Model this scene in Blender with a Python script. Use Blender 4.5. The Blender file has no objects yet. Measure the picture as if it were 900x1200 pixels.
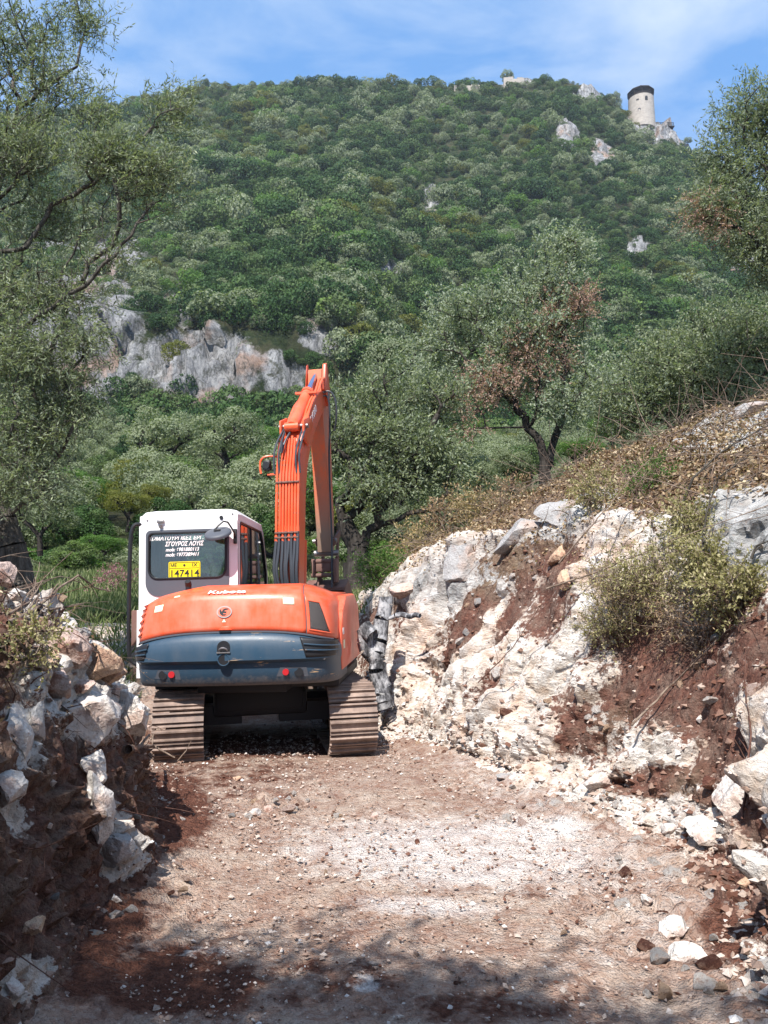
import bpy, bmesh, math, random
import numpy as np
from mathutils import Vector, Matrix

S = bpy.context.scene
COL = S.collection

# ---------------------------------------------------------------- camera
FPX = 920.0                      # focal length in pixels of the 900x1200 photograph
PITCH = math.atan(100.0 / FPX)
CAM = Vector((0, 0, 1.6))
cd = bpy.data.cameras.new('camera')
cam = bpy.data.objects.new('camera', cd)
COL.objects.link(cam)
cam.location = CAM
cam.rotation_euler = (math.pi / 2 + PITCH, 0, 0)
cd.sensor_width = 36
cd.sensor_fit = 'AUTO'
cd.lens = 36 * FPX / 1200
cd.clip_start = 0.05
cd.clip_end = 3000
S.camera = cam

# ---------------------------------------------------------------- sky
SUN_EL = math.radians(52)
SUN_AZ = math.atan2(-0.31, -0.95)            # compass angle from +Y towards +X
SDIR = Vector((math.sin(SUN_AZ) * math.cos(SUN_EL), math.cos(SUN_AZ) * math.cos(SUN_EL), math.sin(SUN_EL)))
w = bpy.data.worlds.new('World')
S.world = w
w.use_nodes = True
nt = w.node_tree
nt.nodes.clear()
wo = nt.nodes.new('ShaderNodeOutputWorld')
bg = nt.nodes.new('ShaderNodeBackground')
sky = nt.nodes.new('ShaderNodeTexSky')
sky.sky_type = 'NISHITA'
sky.sun_disc = False
sky.sun_elevation = SUN_EL
sky.sun_rotation = SUN_AZ
sky.air_density = 1.0
sky.dust_density = 1.0
sky.ozone_density = 1.2
bg.inputs['Strength'].default_value = 0.115
tc = nt.nodes.new('ShaderNodeTexCoord')
mp = nt.nodes.new('ShaderNodeMapping')
mp.inputs['Scale'].default_value = (1.0, 1.6, 3.2)
mp.inputs['Rotation'].default_value = (0.0, 0.5, 0.2)
nz = nt.nodes.new('ShaderNodeTexNoise')
nz.inputs['Scale'].default_value = 2.1
nz.inputs['Detail'].default_value = 7
nz.inputs['Roughness'].default_value = 0.55
nz.inputs['Distortion'].default_value = 0.5
cr = nt.nodes.new('ShaderNodeValToRGB')
cr.color_ramp.elements[0].position = 0.42
cr.color_ramp.elements[0].color = (.0, .0, .0, 1)
cr.color_ramp.elements[1].position = 0.68
cr.color_ramp.elements[1].color = (0.8, 0.8, 0.8, 1)
mx = nt.nodes.new('ShaderNodeMixRGB')
mx.inputs['Color2'].default_value = (4.0, 4.6, 5.4, 1)
mxb = nt.nodes.new('ShaderNodeMixRGB')
mxb.inputs['Fac'].default_value = .7
mxb.inputs['Color2'].default_value = (.88, 2.35, 5.1, 1)
nt.links.new(tc.outputs['Generated'], mp.inputs['Vector'])
nt.links.new(mp.outputs['Vector'], nz.inputs['Vector'])
nt.links.new(nz.outputs['Fac'], cr.inputs['Fac'])
nt.links.new(cr.outputs['Color'], mx.inputs['Fac'])
nt.links.new(sky.outputs['Color'], mxb.inputs['Color1'])
nt.links.new(mxb.outputs['Color'], mx.inputs['Color1'])
nt.links.new(mx.outputs['Color'], bg.inputs['Color'])
nt.links.new(bg.outputs['Background'], wo.inputs['Surface'])

# ---------------------------------------------------------------- sun
sd = bpy.data.lights.new('sun', 'SUN')
sd.energy = 5.0
sd.angle = math.radians(0.5)
sd.color = (1.0, 0.955, 0.90)
sun = bpy.data.objects.new('sun', sd)
COL.objects.link(sun)
sun.rotation_euler = SDIR.to_track_quat('Z', 'Y').to_euler()

S.view_settings.view_transform = 'Standard'
S.view_settings.look = 'None'
S.view_settings.exposure = 0.84
S.view_settings.gamma = 1
S.render.engine = 'CYCLES'
S.cycles.max_bounces = 6
S.cycles.diffuse_bounces = 2
S.cycles.glossy_bounces = 2
S.cycles.transmission_bounces = 4
S.cycles.transparent_max_bounces = 8
S.cycles.volume_bounces = 0

# ---------------------------------------------------------------- helpers
def at(px, py, Y):
    """the place in the world that the photograph's pixel (px, py) shows, at distance Y"""
    u = (px - 450) / FPX
    v = (600 - py) / FPX
    dy = math.cos(PITCH) - v * math.sin(PITCH)
    dz = math.sin(PITCH) + v * math.cos(PITCH)
    return Vector((u * Y / dy, Y, 1.6 + dz * Y / dy))

def proj(P):
    P = np.asarray(P, float)
    x, y, z = P[:, 0], P[:, 1], P[:, 2] - 1.6
    f = y * math.cos(PITCH) + z * math.sin(PITCH)
    v = -y * math.sin(PITCH) + z * math.cos(PITCH)
    f = np.maximum(f, 0.05)
    return 450 + FPX * x / f, 600 - FPX * v / f

def sstep(a, b, x):
    t = np.clip((x - a) / (b - a), 0, 1)
    return t * t * (3 - 2 * t)

def h3(ix, iy, iz, seed=0):
    with np.errstate(over='ignore'):
        h = (ix.astype(np.uint32) * np.uint32(374761393) + iy.astype(np.uint32) * np.uint32(668265263)
             + iz.astype(np.uint32) * np.uint32(3266489917) + np.uint32((seed * 1274126177 + 12345) & 0xffffffff))
        h = (h ^ (h >> np.uint32(13))) * np.uint32(1274126177)
        h = (h ^ (h >> np.uint32(16))) * np.uint32(2246822519)
        h = h ^ (h >> np.uint32(15))
    return (h & np.uint32(0xffffff)).astype(np.float64) / 16777216.0

def vnoise(P, seed=0):
    F = np.floor(P)
    I = F.astype(np.int64)
    f = P - F
    f = f * f * (3 - 2 * f)
    r = 0
    for dx in (0, 1):
        wx = f[:, 0] if dx else 1 - f[:, 0]
        for dy in (0, 1):
            wy = f[:, 1] if dy else 1 - f[:, 1]
            for dz in (0, 1):
                wz = f[:, 2] if dz else 1 - f[:, 2]
                r = r + wx * wy * wz * h3(I[:, 0] + dx, I[:, 1] + dy, I[:, 2] + dz, seed)
    return r

def fbm(P, freq=1.0, octaves=4, seed=0, gain=0.5):
    """about -1..1"""
    r = 0
    a = 1.0
    t = 0
    for o in range(octaves):
        r = r + a * (vnoise(P * freq + 17.3 * o, seed + o) * 2 - 1)
        t += a
        a *= gain
        freq *= 2.03
    return r / t

def facets(P, freq, seed=0, tilt=0.6):
    """chunky stone: each Voronoi cell is a tilted plane; also returns the distance to the nearest crack"""
    Q = P * freq
    F = np.floor(Q).astype(np.int64)
    b1 = np.full(len(Q), 9.0)
    b2 = np.full(len(Q), 9.0)
    val = np.zeros(len(Q))
    cid = np.zeros(len(Q))
    for dx in (-1, 0, 1):
        for dy in (-1, 0, 1):
            for dz in (-1, 0, 1):
                cx, cy, cz = F[:, 0] + dx, F[:, 1] + dy, F[:, 2] + dz
                jx = cx + h3(cx, cy, cz, seed + 1)
                jy = cy + h3(cx, cy, cz, seed + 2)
                jz = cz + h3(cx, cy, cz, seed + 3)
                ox, oy, oz = Q[:, 0] - jx, Q[:, 1] - jy, Q[:, 2] - jz
                d = np.sqrt(ox * ox + oy * oy + oz * oz)
                tx = h3(cx, cy, cz, seed + 4) - .5
                ty = h3(cx, cy, cz, seed + 5) - .5
                tz = h3(cx, cy, cz, seed + 6) - .5
                b = h3(cx, cy, cz, seed + 7)
                vv = (b - .5) + tilt * 2 * (ox * tx + oy * ty + oz * tz)
                m = d < b1
                b2 = np.where(m, b1, np.minimum(b2, d))
                val = np.where(m, vv, val)
                cid = np.where(m, b, cid)
                b1 = np.where(m, d, b1)
    return val, b2 - b1, cid

def mesh_from(name, V, faces, attrs=None, smooth=False):
    """V (n,3); faces (m,k) int array of one size, or list of such arrays"""
    me = bpy.data.meshes.new(name)
    if isinstance(faces, np.ndarray):
        faces = [faces]
    faces = [f for f in faces if len(f)]
    V = np.asarray(V, np.float32)
    me.vertices.add(len(V))
    me.vertices.foreach_set('co', V.ravel())
    nl = sum(f.size for f in faces)
    npoly = sum(len(f) for f in faces)
    me.loops.add(nl)
    me.polygons.add(npoly)
    me.loops.foreach_set('vertex_index', np.concatenate([f.ravel() for f in faces]).astype(np.int32))
    starts = []
    o = 0
    for f in faces:
        k = f.shape[1]
        starts.append(o + np.arange(len(f)) * k)
        o += f.size
    me.polygons.foreach_set('loop_start', np.concatenate(starts).astype(np.int32))
    if attrs:
        for an, (dom, arr) in attrs.items():
            a = me.attributes.new(an, 'FLOAT', dom)
            a.data.foreach_set('value', np.asarray(arr, np.float32))
    me.update(calc_edges=True)
    me.validate()
    me.polygons.foreach_set('use_smooth', np.full(len(me.polygons), smooth))
    return me

def link(name, me, mat=None, parent=None, label=None, cat=None, group=None, kind=None):
    o = bpy.data.objects.new(name, me)
    COL.objects.link(o)
    if mat is not None and me is not None and len(me.materials) == 0:
        me.materials.append(mat)
    if parent is not None:
        o.parent = parent
    return tag(o, label, cat, group, kind)

def tag(o, label=None, cat=None, group=None, kind=None):
    if label: o['label'] = label
    if cat: o['category'] = cat
    if group: o['group'] = group
    if kind: o['kind'] = kind
    return o

def empty(name, loc, label, cat, group=None, rot=(0, 0, 0)):
    o = bpy.data.objects.new(name, None)
    COL.objects.link(o)
    o.location = loc
    o.rotation_euler = rot
    o.empty_display_size = .2
    return tag(o, label, cat, group)

def grid_faces(nu, nv):
    i = np.arange(nu - 1)[:, None] * nv + np.arange(nv - 1)[None, :]
    i = i.ravel()
    return np.stack([i, i + nv, i + nv + 1, i + 1], 1)

# ---------------------------------------------------------------- materials
class NT:
    def __init__(s, name):
        s.m = bpy.data.materials.new(name)
        s.m.use_nodes = True
        s.t = s.m.node_tree
        s.t.nodes.clear()
        s.out = s.t.nodes.new('ShaderNodeOutputMaterial')
    def n(s, typ, **kw):
        nd = s.t.nodes.new(typ)
        for k, v in kw.items():
            if k.startswith('_'):
                setattr(nd, k[1:], v)
            else:
                k2 = k.replace('__', ' ')
                s.set(nd.inputs[k2], v)
        return nd
    def set(s, inp, v):
        if isinstance(v, bpy.types.NodeSocket):
            s.t.links.new(v, inp)
        elif isinstance(v, (tuple, list)) and len(v) == 3 and inp.type == 'RGBA':
            inp.default_value = (*v, 1)
        else:
            inp.default_value = v
    def ramp(s, fac, stops, interp='LINEAR'):
        r = s.t.nodes.new('ShaderNodeValToRGB')
        s.t.links.new(fac, r.inputs['Fac'])
        e = r.color_ramp.elements
        r.color_ramp.interpolation = interp
        while len(e) < len(stops):
            e.new(0.5)
        for el, (p, c) in zip(e, stops):
            el.position = p
            el.color = (*c, 1) if isinstance(c, (tuple, list)) else (c, c, c, 1)
        return r.outputs['Color']
    def noise(s, scale, detail=4, rough=.55, vec=None, dist=0.0):
        nd = s.n('ShaderNodeTexNoise', Scale=scale, Detail=detail, Roughness=rough, Distortion=dist)
        s.t.links.new(vec if vec is not None else s.pos(), nd.inputs['Vector'])
        return nd.outputs['Fac']
    def voro(s, scale, feature='F1', out='Distance', vec=None):
        nd = s.n('ShaderNodeTexVoronoi', _feature=feature, Scale=scale)
        s.t.links.new(vec if vec is not None else s.pos(), nd.inputs['Vector'])
        return nd.outputs[out]
    def pos(s, obj=True):
        if not hasattr(s, '_pos'):
            s._pos = s.t.nodes.new('ShaderNodeTexCoord').outputs['Object']
        return s._pos
    def scaled(s, sc, rot=(0, 0, 0)):
        nd = s.n('ShaderNodeMapping', Scale=sc, Rotation=rot)
        s.t.links.new(s.pos(), nd.inputs['Vector'])
        return nd.outputs['Vector']
    def attr(s, name):
        nd = s.t.nodes.new('ShaderNodeAttribute')
        nd.attribute_name = name
        return nd.outputs['Fac']
    def mix(s, fac, a, b, mode='MIX'):
        nd = s.t.nodes.new('ShaderNodeMixRGB')
        nd.blend_type = mode
        s.set(nd.inputs['Fac'], fac)
        s.set(nd.inputs['Color1'], a)
        s.set(nd.inputs['Color2'], b)
        return nd.outputs['Color']
    def math(s, op, a, b=0.0):
        nd = s.t.nodes.new('ShaderNodeMath')
        nd.operation = op
        s.set(nd.inputs[0], a)
        s.set(nd.inputs[1], b)
        return nd.outputs[0]
    def bump(s, h, dist=.02, strength=1.0):
        nd = s.n('ShaderNodeBump', Height=h, Distance=dist, Strength=strength)
        return nd.outputs['Normal']
    def bsdf(s, color, rough=.8, metal=0.0, normal=None, spec=.3, **kw):
        b = s.t.nodes.new('ShaderNodeBsdfPrincipled')
        s.set(b.inputs['Base Color'], color)
        s.set(b.inputs['Roughness'], rough)
        s.set(b.inputs['Metallic'], metal)
        s.set(b.inputs['Specular IOR Level'], spec)
        if normal is not None:
            s.set(b.inputs['Normal'], normal)
        for k, v in kw.items():
            s.set(b.inputs[k.replace('__', ' ')], v)
        s.t.links.new(b.outputs[0], s.out.inputs['Surface'])
        return b

def leaf_mat(name, stops, under=None, trans=.35, rough=.6, vary=None, spec=.22, blend=0.0):
    """stops: colour ramp over a per-leaf random value; under: colour of the leaf's underside"""
    t = NT(name)
    rn = t.attr('rnd')
    if blend:
        oi = t.t.nodes.new('ShaderNodeObjectInfo')
        f = t.math('ADD', t.math('MULTIPLY', rn, 1 - blend), t.math('MULTIPLY', oi.outputs['Random'], blend))
    else:
        f = rn
    c = t.ramp(f, stops)
    if under:
        g = t.t.nodes.new('ShaderNodeNewGeometry')
        c = t.mix(g.outputs['Backfacing'], c, t.mix(.5, c, under))
    b = t.bsdf(c, rough, spec=spec)
    tr = t.n('ShaderNodeBsdfTranslucent')
    t.set(tr.inputs['Color'], t.mix(1.0, c, (1.15, 1.25, .6), 'MULTIPLY'))
    ms = t.n('ShaderNodeMixShader', Fac=trans)
    t.t.links.new(b.outputs[0], ms.inputs[1])
    t.t.links.new(tr.outputs[0], ms.inputs[2])
    t.t.links.new(ms.outputs[0], t.out.inputs['Surface'])
    return t.m

def rock_mat():
    t = NT('limestone')
    soil = t.attr('soil')
    p = t.pos()
    n1 = t.noise(1.3, 6, .6)
    n2 = t.noise(7, 6, .65)
    n3 = t.noise(38, 5, .7)
    c = t.ramp(n2, [(.30, (.33, .25, .19)), (.42, (.50, .425, .355)), (.55, (.62, .58, .53)), (.72, (.72, .70, .665))])
    # ochre stains
    st = t.ramp(n1, [(.50, 0), (.66, .8)])
    c = t.mix(t.math('MULTIPLY', st, t.ramp(n3, [(.3, .25), (.7, .85)])), c, (.56, .34, .22))
    # weathered grey where it was not freshly broken
    gy = t.attr('grey')
    gcol = t.ramp(n2, [(.3, (.16, .155, .15)), (.5, (.36, .36, .35)), (.7, (.52, .52, .51))])
    c = t.mix(gy, c, gcol)
    # dirt in the cracks
    cr = t.ramp(t.voro(5.5, 'DISTANCE_TO_EDGE', vec=t.mix(.14, p, t.n('ShaderNodeTexNoise', Scale=3.0, Detail=4).outputs['Color'], 'ADD')), [(0, 1), (.05, 0)])
    c = t.mix(t.math('MULTIPLY', cr, t.math('MULTIPLY', t.ramp(n2, [(.4, 0), (.6, 1)]), .25)), c, (.25, .14, .09))
    dk = t.ramp(n3, [(.32, 1), (.45, 0)])
    c = t.mix(t.math('MULTIPLY', dk, .45), c, (.27, .17, .12))
    # red soil
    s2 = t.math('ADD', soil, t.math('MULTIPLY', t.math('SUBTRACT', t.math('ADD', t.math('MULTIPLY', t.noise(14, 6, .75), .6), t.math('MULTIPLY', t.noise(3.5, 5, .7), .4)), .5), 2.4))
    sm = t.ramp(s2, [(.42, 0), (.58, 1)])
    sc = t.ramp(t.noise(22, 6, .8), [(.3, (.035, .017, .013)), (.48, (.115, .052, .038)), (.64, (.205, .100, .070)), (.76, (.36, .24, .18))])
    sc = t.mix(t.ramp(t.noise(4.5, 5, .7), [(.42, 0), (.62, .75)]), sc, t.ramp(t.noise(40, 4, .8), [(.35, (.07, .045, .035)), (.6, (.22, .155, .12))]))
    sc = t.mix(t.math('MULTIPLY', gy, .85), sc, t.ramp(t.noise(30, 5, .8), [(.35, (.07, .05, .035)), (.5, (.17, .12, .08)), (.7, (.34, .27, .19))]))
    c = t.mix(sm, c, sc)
    hgt = t.math('ADD', t.math('MULTIPLY', n2, 1.0), t.math('ADD', t.math('MULTIPLY', n3, .35), t.math('MULTIPLY', t.math('SUBTRACT', 1.0, cr), .03)))
    hgt = t.math('ADD', hgt, t.math('MULTIPLY', t.noise(120, 3, .6), .12))
    t.bsdf(c, .92, normal=t.bump(hgt, .055, 1.0), spec=.15)
    return t.m

def ground_mat():
    t = NT('crushed_ground')
    n0 = t.noise(.9, 5, .6)
    n1 = t.noise(4.5, 7, .65)
    n2 = t.noise(26, 6, .75)
    v = t.voro(34, 'F1', 'Color')
    vg = t.n('ShaderNodeRGBToBW', Color=v).outputs[0]
    c = t.ramp(n1, [(.28, (.21, .11, .08)), (.45, (.345, .228, .170)), (.58, (.44, .335, .262)), (.75, (.52, .435, .355))])
    c = t.mix(t.ramp(n0, [(.45, 0), (.62, .45)]), c, (.25, .13, .09))
    c = t.mix(t.math('MULTIPLY', t.ramp(vg, [(.35, 0), (.75, .30)]), 1.0), c, (.56, .49, .43))
    c = t.mix(t.ramp(n2, [(.30, .75), (.45, 0)]), c, (.10, .05, .035))
    chalk = t.math('ADD', t.attr('chalk'), t.math('MULTIPLY', t.math('SUBTRACT', t.noise(9, 6, .7), .5), 1.1))
    c = t.mix(t.ramp(chalk, [(.3, 0), (.85, .9)]), c, (.74, .70, .66))
    soil = t.math('ADD', t.attr('soil'), t.math('MULTIPLY', t.math('SUBTRACT', t.noise(6, 6, .7), .5), 1.4))
    sc = t.ramp(n2, [(.3, (.045, .02, .015)), (.5, (.115, .048, .032)), (.68, (.20, .09, .06)), (.85, (.38, .28, .22))])
    c = t.mix(t.ramp(soil, [(.4, 0), (.65, 1)]), c, sc)
    h = t.math('ADD', t.math('MULTIPLY', n1, .8), t.math('ADD', t.math('MULTIPLY', n2, .45), t.math('MULTIPLY', t.voro(34), -.22)))
    h = t.math('ADD', h, t.math('MULTIPLY', t.voro(90), -.25))
    c = t.mix(t.ramp(t.noise(110, 4, .8), [(.35, .55), (.5, 0)]), c, (.14, .085, .065))
    t.bsdf(c, .95, normal=t.bump(h, .05, 1.0), spec=.1)
    return t.m

def terrain_mat():
    t = NT('hillside')
    n1 = t.noise(.25, 6, .6)
    n2 = t.noise(1.6, 6, .7)
    n3 = t.noise(.09, 7, .65)
    g = t.ramp(n2, [(.3, (.014, .022, .010)), (.5, (.03, .045, .018)), (.7, (.065, .085, .035))])
    g = t.mix(t.ramp(n1, [(.45, 0), (.65, .6)]), g, (.10, .085, .05))
    sv = t.scaled((.16, .16, .035))
    streak = t.noise(3.2, 10, .82, sv, .9)
    rk = t.ramp(streak, [(.36, (.06, .065, .07)), (.45, (.24, .24, .245)), (.56, (.46, .455, .45)), (.70, (.66, .65, .62))])
    rk = t.mix(t.ramp(t.noise(.13, 4, .6), [(.55, 0), (.66, .6)]), rk, (.46, .27, .17))
    crk = t.ramp(t.noise(.9, 8, .85, t.scaled((1, 1, .4))), [(.42, 1), (.50, 0)])
    rk = t.mix(t.math('MULTIPLY', crk, .8), rk, (.07, .075, .06))
    rm = t.math('ADD', t.attr('rock'), t.math('MULTIPLY', t.math('SUBTRACT', t.noise(.45, 7, .7), .5), 1.0))
    c = t.mix(t.ramp(rm, [(.42, 0), (.55, 1)]), g, rk)
    h = t.math('ADD', streak, t.math('MULTIPLY', n2, .4))
    t.bsdf(c, .95, normal=t.bump(h, 1.6, .9), spec=.1)
    return t.m

def bark_mat(name='bark', col=((.03, .026, .022), (.085, .075, .062), (.17, .155, .13))):
    t = NT(name)
    v = t.scaled((1, 1, .25))
    n = t.noise(16, 6, .7, v)
    c = t.ramp(n, [(.3, col[0]), (.5, col[1]), (.72, col[2])])
    t.bsdf(c, .9, normal=t.bump(n, .03, 1), spec=.15)
    return t.m

def plain(name, col, rough=.6, metal=0.0, spec=.4, **kw):
    t = NT(name)
    t.bsdf(col, rough, metal, spec=spec, **kw)
    return t.m

def paint(name, col, dust=.35, rough=.38, dustcol=(.36, .27, .21), metal=0.0, scratch=None, low=None):
    """machine paint with dust, streaks and a few scratches"""
    t = NT(name)
    n = t.noise(2.5, 7, .65)
    n2 = t.noise(30, 5, .7)
    v = t.mix(t.ramp(n, [(.3, .0), (.7, .16)]), col, tuple(min(1, c * .55 + .02) for c in col))
    st = t.noise(9, 6, .7, t.scaled((1, 1, .12)))
    df = t.math('MULTIPLY', t.ramp(t.math('ADD', t.math('MULTIPLY', n, .6), t.math('MULTIPLY', st, .4)), [(.40, 0), (.66, 1)]), dust)
    if low:
        sx = t.t.nodes.new('ShaderNodeSeparateXYZ')
        t.t.links.new(t.pos(), sx.inputs[0])
        lo = t.math('ADD', sx.outputs[2], t.math('MULTIPLY', t.math('SUBTRACT', n2, .5), .25))
        mr = t.n('ShaderNodeMapRange')
        t.set(mr.inputs['Value'], lo)
        mr.inputs['From Min'].default_value = low[0]
        mr.inputs['From Max'].default_value = low[1]
        mr.inputs['To Min'].default_value = low[2]
        mr.inputs['To Max'].default_value = 0
        df = t.math('MAXIMUM', df, mr.outputs[0])
    c = t.mix(df, v, dustcol)
    if scratch:
        s1 = t.noise(3.2, 5, .75, t.scaled((.6, .6, 5.5)))
        s2 = t.noise(1.1, 3, .6)
        sf = t.math('MULTIPLY', t.ramp(s1, [(.62, 0), (.632, 1)]), t.ramp(s2, [(.47, 0), (.56, 1)]))
        c = t.mix(sf, c, scratch)
    r = t.math('ADD', t.math('MULTIPLY', df, .45), rough)
    t.bsdf(c, r, metal, spec=.45, normal=t.bump(n2, .0015, .5))
    return t.m

M = {}
M['rock'] = rock_mat()
M['ground'] = ground_mat()
M['terrain'] = terrain_mat()
M['bark'] = bark_mat()
M['dark_bark'] = bark_mat('dark_bark', ((.012, .010, .009), (.04, .034, .029), (.085, .075, .065)))
M['twig'] = bark_mat('dry_twig', ((.09, .06, .045), (.20, .145, .11), (.36, .29, .23)))
OL = [(0, (.065, .090, .040)), (.45, (.145, .180, .085)), (.8, (.25, .285, .155)), (1, (.38, .41, .26))]
M['olive'] = leaf_mat('olive_leaves', OL, under=(.30, .34, .27), spec=.3)
M['olive_far'] = leaf_mat('olive_leaves_far', [(0, (.064, .092, .040)), (.5, (.150, .188, .085)), (1, (.30, .335, .185))], under=(.28, .31, .21), blend=.35)
M['oak'] = leaf_mat('holm_oak_leaves', [(0, (.014, .036, .013)), (.3, (.030, .068, .019)), (.55, (.055, .105, .027)), (.75, (.105, .140, .055)), (.9, (.11, .185, .034)), (1, (.24, .28, .05))], blend=.6, trans=.18, spec=.15)
M['green'] = leaf_mat('green_leaves', [(0, (.035, .08, .016)), (.5, (.085, .17, .036)), (1, (.17, .26, .06))], trans=.4)
M['yellow'] = leaf_mat('yellow_green_leaves', [(0, (.06, .075, .014)), (.5, (.13, .145, .028)), (1, (.22, .21, .05))], trans=.4)
M['olive_pale'] = leaf_mat('olive_leaves_pale', [(0, (.09, .12, .065)), (.5, (.21, .25, .155)), (1, (.40, .44, .32))], under=(.36, .40, .32))
M['russet'] = leaf_mat('russet_dead_leaves', [(0, (.20, .11, .085)), (.5, (.34, .21, .165)), (1, (.48, .35, .28))], trans=.3)
M['dryleaf'] = leaf_mat('dry_leaves', [(0, (.08, .045, .028)), (.35, (.20, .125, .072)), (.7, (.36, .26, .155)), (1, (.55, .46, .32))], trans=.2, rough=.8, spec=.1)
M['straw'] = leaf_mat('straw', [(0, (.20, .14, .06)), (.5, (.36, .27, .13)), (1, (.52, .42, .25))], trans=.3)
M['pink'] = leaf_mat('pink_blossom', [(0, (.22, .08, .10)), (1, (.42, .20, .24))], trans=.3)

# ================================================================ terrain shape
XR = ([-6, 1, 2, 3.0, 3.8, 4.75, 5.9, 7.75, 9.2, 11, 13, 16, 22], [2.6, 1.75, 1.6, 1.45, 1.75, 1.92, 1.6, .93, .10, -.45, -1.0, -2.0, -4])
XL = ([-6, 2, 3.07, 3.7, 4.75, 6.1, 7.5, 9.2, 12, 16, 22], [-1.4, -1.25, -1.35, -1.45, -1.4, -1.75, -2.42, -2.85, -3.6, -5, -7])
PR = ([-.5, -.2, 0, .10, .28, .5, .75, 1.05, 1.35, 1.9, 2.6, 3.4, 4.4, 5.6, 8, 14, 40],
      [-.15, 0, .06, .35, .85, 1.40, 1.98, 2.42, 2.62, 3.0, 3.35, 3.62, 3.92, 4.2, 4.6, 5.0, 6.5])
PL = ([-.4, -.12, 0, .1, .25, .45, .7, 1.1, 1.7, 2.6, 4.5, 9, 40], [-.14, 0, .07, .26, .58, .84, .98, 1.03, 1.05, 1.0, .95, 1.0, 1.6])
HL = ([-6, 3, 4, 4.8, 5.5, 6.3, 7.0, 7.6, 8.5, 10, 14], [1.80, 1.80, 1.72, 1.63, 1.45, 1.24, 1.00, .80, .68, .75, 1.0])
HR = ([-6, 9.5, 12, 15, 18, 22], [1, 1, .88, .70, .55, .45])
VAL = ([0, 10, 12, 17, 25, 40, 60, 80, 105], [1.0, 1.1, 1.35, 2.05, 2.7, 5.8, 11.2, 16.8, 25.0])

def crest_e(px):
    """how steeply one looks up at the crest of the hill, by direction"""
    py = np.interp(px, [-700, -100, 0, 60, 125, 240, 330, 420, 520, 580, 620, 660, 700, 735, 760, 790, 830, 880, 940, 1100, 1700],
                   [330, 165, 142, 136, 130, 101, 98, 99, 101, 103, 92, 98, 118, 144, 150, 180, 205, 245, 300, 380, 520])
    v = (600 - py) / FPX
    dy = math.cos(PITCH) - v * math.sin(PITCH)
    dz = math.sin(PITCH) + v * math.cos(PITCH)
    return dz / dy

def a_to_px(a):
    return 450 + 920 * a * 0.88      # azimuth of high points (their pixel column)

YC = 262.0
def hill_zY(a, Y):
    """height of valley and hill for azimuth a = X/Y at distance Y"""
    px = a_to_px(a)
    e = crest_e(px)
    zc = 1.6 + e * YC
    base = np.interp(Y, VAL[0], VAL[1])
    right = sstep(0.05, 0.45, a)
    base = base * (1 + .0 * right)
    cl = (1 - sstep(-.05, .06, a)) * sstep(-.9, -.55, a)
    c = 15.0 * cl
    z105 = VAL[1][-1]
    rise = c * sstep(99, 107, Y)
    z2 = z105 + c
    q = np.clip((Y - 105) / (YC - 105), 0, 1)
    g = q ** 1.22
    z = np.where(Y < 105, base, z105 + (zc - z2) * g) + rise
    z = z - np.clip(Y - YC, 0, None) * 0.35 - np.clip(Y - YC - 8, 0, None) * .35
    return z

def ground_z(X, Y, fine=False):
    X = np.asarray(X, float); Y = np.asarray(Y, float)
    sr = X - np.interp(Y, XR[0], XR[1])
    sl = np.interp(Y, XL[0], XL[1]) - X
    zr = np.interp(sr, PR[0], PR[1]) * np.interp(Y, HR[0], HR[1])
    zl = np.interp(sl, PL[0], PL[1]) * np.interp(Y, HL[0], HL[1])
    z = np.where(sr > -.5, zr, np.where(sl > -.4, zl, 0))
    wv = sstep(10.8, 13.5, Y)
    nearright = sstep(0, 2.0, sr) * (1 - sstep(14, 30, Y))
    wv = wv * (1 - nearright)
    zv = hill_zY(X / np.maximum(Y, 4), np.maximum(Y, 4))
    z = z * (1 - wv) + zv * wv
    return z

# -- px-ellipse patches on the banks and the floor (where red soil, chalk dust, grey weathered rock lie)
def patches(P, lst):
    px, py = proj(P)
    r = np.zeros(len(px))
    for cx, cy, rx, ry, ang, k in lst:
        c, s = math.cos(math.radians(ang)), math.sin(math.radians(ang))
        dx, dy = px - cx, py - cy
        u = (dx * c + dy * s) / rx
        v = (-dx * s + dy * c) / ry
        r = np.maximum(r, k * np.clip(1.6 - np.sqrt(u * u + v * v) * 1.1, 0, 1))
    return r

def strip(name, foot, prof, hs, side, Ys, ds_list, label, wvfun=None):
    """a bank as a sheet that follows its profile"""
    # resample profile by arc length
    ps, pz = np.array(prof[0]), np.array(prof[1])
    L = np.concatenate([[0], np.cumsum(np.hypot(np.diff(ps), np.diff(pz)))])
    t = [0.0]
    while t[-1] < L[-1] and np.interp(t[-1], L, ps) < 12:
        d = 0.022
        for lim, dd in ds_list:
            if t[-1] > lim: d = dd
        t.append(t[-1] + d)
    t = np.array(t)
    s = np.interp(t, L, ps); z = np.interp(t, L, pz)
    # soften corners
    k = np.ones(7) / 7
    s2 = np.convolve(np.pad(s, 3, 'edge'), k, 'valid'); z2 = np.convolve(np.pad(z, 3, 'edge'), k, 'valid')
    YY, SS = np.meshgrid(Ys, s2, indexing='ij')
    _, ZZ = np.meshgrid(Ys, z2, indexing='ij')
    F = np.interp(YY, foot[0], foot[1])
    XX = F + side * SS
    H = np.interp(YY, hs[0], hs[1])
    ZZ = ZZ * H
    P = np.stack([XX.ravel(), YY.ravel(), ZZ.ravel()], 1)
    return P, SS.ravel(), (len(Ys), len(s2))

def grid_normals(P, shape):
    G = P.reshape(shape[0], shape[1], 3)
    du = np.gradient(G, axis=0); dv = np.gradient(G, axis=1)
    n = np.cross(du, dv)
    n /= np.maximum(np.linalg.norm(n, axis=2, keepdims=True), 1e-9)
    n = n.reshape(-1, 3)
    return n

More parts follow.
